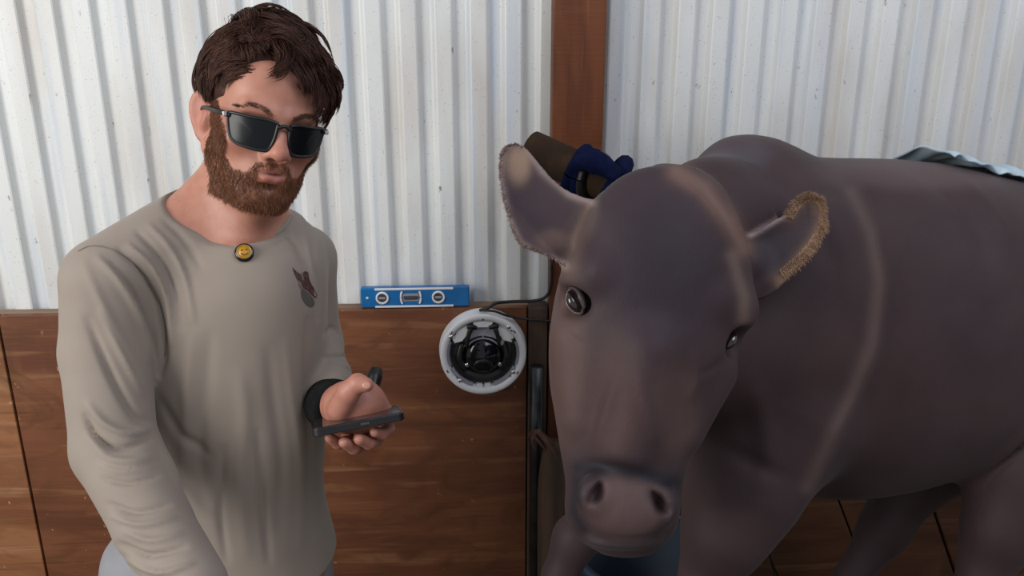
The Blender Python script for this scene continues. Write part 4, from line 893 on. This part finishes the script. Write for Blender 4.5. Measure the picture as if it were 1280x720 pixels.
# sunglasses
sg = thing('sunglasses', 'black rectangular sunglasses with dark lenses worn by the man', 'sunglasses', tuple(L(0, .108, .012)))
M_lens = mat('dark_tinted_lens', (.003, .004, .005), .22, 0, spec=.35, noise=(3, (.005, .007, .009), .4, .6))
def gp(x, z, o=0): return L(x, .1115-7.5*x*x+o, z+.000)
for s_ in (-1, 1):
    out_ = np.array([(.0085, .024), (.020, .0262), (.045, .0250), (.0645, .0235), (.0665, .018), (.0625, -.002), (.057, -.0115), (.046, -.0150), (.024, -.0155), (.0145, -.011), (.0100, .004)])
    loopc = catmull(np.vstack([out_, out_[:1]]), 4); pts = np.array([gp(s_*x, z) for x, z in loopc]); V, Fq = tubes(pts[None], np.full(len(pts), .0022)[None], 8); mesh('frame', V, Fq, M_black, sg)
    c = loopc.mean(0); V = []
    for o_ in (.0008, -.0008):
        for k_ in (0, .4, .75, 1.0):
            for p in loopc[:-1]: q = c+(p-c)*k_; V.append(gp(s_*q[0], q[1], o_))
    n_ = len(loopc)-1; Fc = [(b_+r_*n_+i, b_+r_*n_+(i+1) % n_, b_+(r_+1)*n_+(i+1) % n_, b_+(r_+1)*n_+i) for b_ in (0, 4*n_) for r_ in range(3) for i in range(n_)]
    mesh('lens', np.array(V), Fc, M_lens, sg)
    tp = [gp(s_*.064, .020, -.001), L(s_*.0735, .072, .020), L(s_*.079, .045, .018), L(s_*.0815, .012, .014), L(s_*.080, -.010, .008), L(s_*.076, -.022, -.012), L(s_*.073, -.024, -.030)]
    ax_t = catmull(tp, 6); tt = np.linspace(0, 1, len(ax_t)); V, Fq = tubes(ax_t[None], np.interp(tt, (0, .1, .5, .7, 1), (.0040, .0036, .0026, .0020, .0016))[None], 8); tm = mesh('temple', V, Fq, M_black, sg)
    boxo('hinge', tuple(L(s_*.0712, .080, .0205)), (.005, .005, .006), M_chrome, tm, bevel=.001)
pts = np.array([gp(x, .0205-.9*0+.002*math.cos(x*300), .0005) for x in np.linspace(-.0095, .0095, 9)]); V, Fq = tubes(pts[None], np.full(9, .0026)[None], 8); mesh('bridge', V, Fq, M_black, sg)

# phone
pa_, pb_ = P(390, 541.5, 1.165), P(506, 519.5, 1.195); px_ = pb_-pa_; plen = np.linalg.norm(px_); px_ /= plen
ray = (pa_+pb_)/2-CAM; ray /= np.linalg.norm(ray); py_ = ray*math.cos(math.radians(10))+UP*math.sin(math.radians(10)); py_ -= px_*(py_@px_); py_ /= np.linalg.norm(py_); pz_ = np.cross(px_, py_); pz_ *= np.sign(pz_@UP)
pc = (pa_+pb_)/2+py_*.036; PM = Matrix(((*px_.tolist(), 0), (*py_.tolist(), 0), (*pz_.tolist(), 0), (0, 0, 0, 1))).transposed(); PM.translation = Vector(pc)
ph = thing('mobile_phone', 'black mobile phone held flat and edge-on in the hand of the man', 'phone', tuple(pc))
def slabo(name, sx, sy, z0, z1, rc, m):
    bm = bmesh.new(); cs = []
    for cx_, cy_, a0 in ((sx-rc, sy-rc, 0), (-sx+rc, sy-rc, 90), (-sx+rc, -sy+rc, 180), (sx-rc, -sy+rc, 270)):
        for t in range(0, 91, 15): a = math.radians(a0+t); cs.append(bm.verts.new(PM @ Vector((cx_+rc*math.cos(a), cy_+rc*math.sin(a), z0))))
    f = bm.faces.new(cs); e = bmesh.ops.extrude_face_region(bm, geom=[f]); bmesh.ops.translate(bm, vec=(PM.to_3x3() @ Vector((0, 0, z1-z0))), verts=[q for q in e['geom'] if isinstance(q, bmesh.types.BMVert)])
    return frommesh(name, bm, m, ph, False, .0012, 2)
slabo('case', plen/2, .037, -.0060, .0045, .010, M_black); slabo('screen', plen/2-.003, .034, .0040, .0052, .008, mat('phone_glass', (.03, .025, .025), .08, 0, noise=(5, (.04, .03, .03), .4, .6)))
bm = bmesh.new(); box(bm, (0, 0, 0), (.012, .0018, .003)); bm.transform(PM @ Matrix.Translation((.008, -.0374, -.0005))); frommesh('side_button', bm, M_dkgrey, ph, False, .0005)
# small screwdriver
sd = thing('screwdriver', 'small black screwdriver sticking up out of the hand that holds the phone', 'screwdriver', tuple(P(468, 475, 1.27)))
a_, b_ = P(471, 461, 1.285), P(447, 566, 1.225); dd_ = b_-a_
tube('handle', [a_, a_+dd_*.10, a_+dd_*.28, a_+dd_*.40], [.0085, .0110, .0085, .006], M_black, sd, 14, 6); tube('shaft', [a_+dd_*.38, a_+dd_*.97], .0028, M_chrome, sd, 10); tube('tip', [a_+dd_*.95, b_], [.0052, .0035], M_chrome, sd, 10)
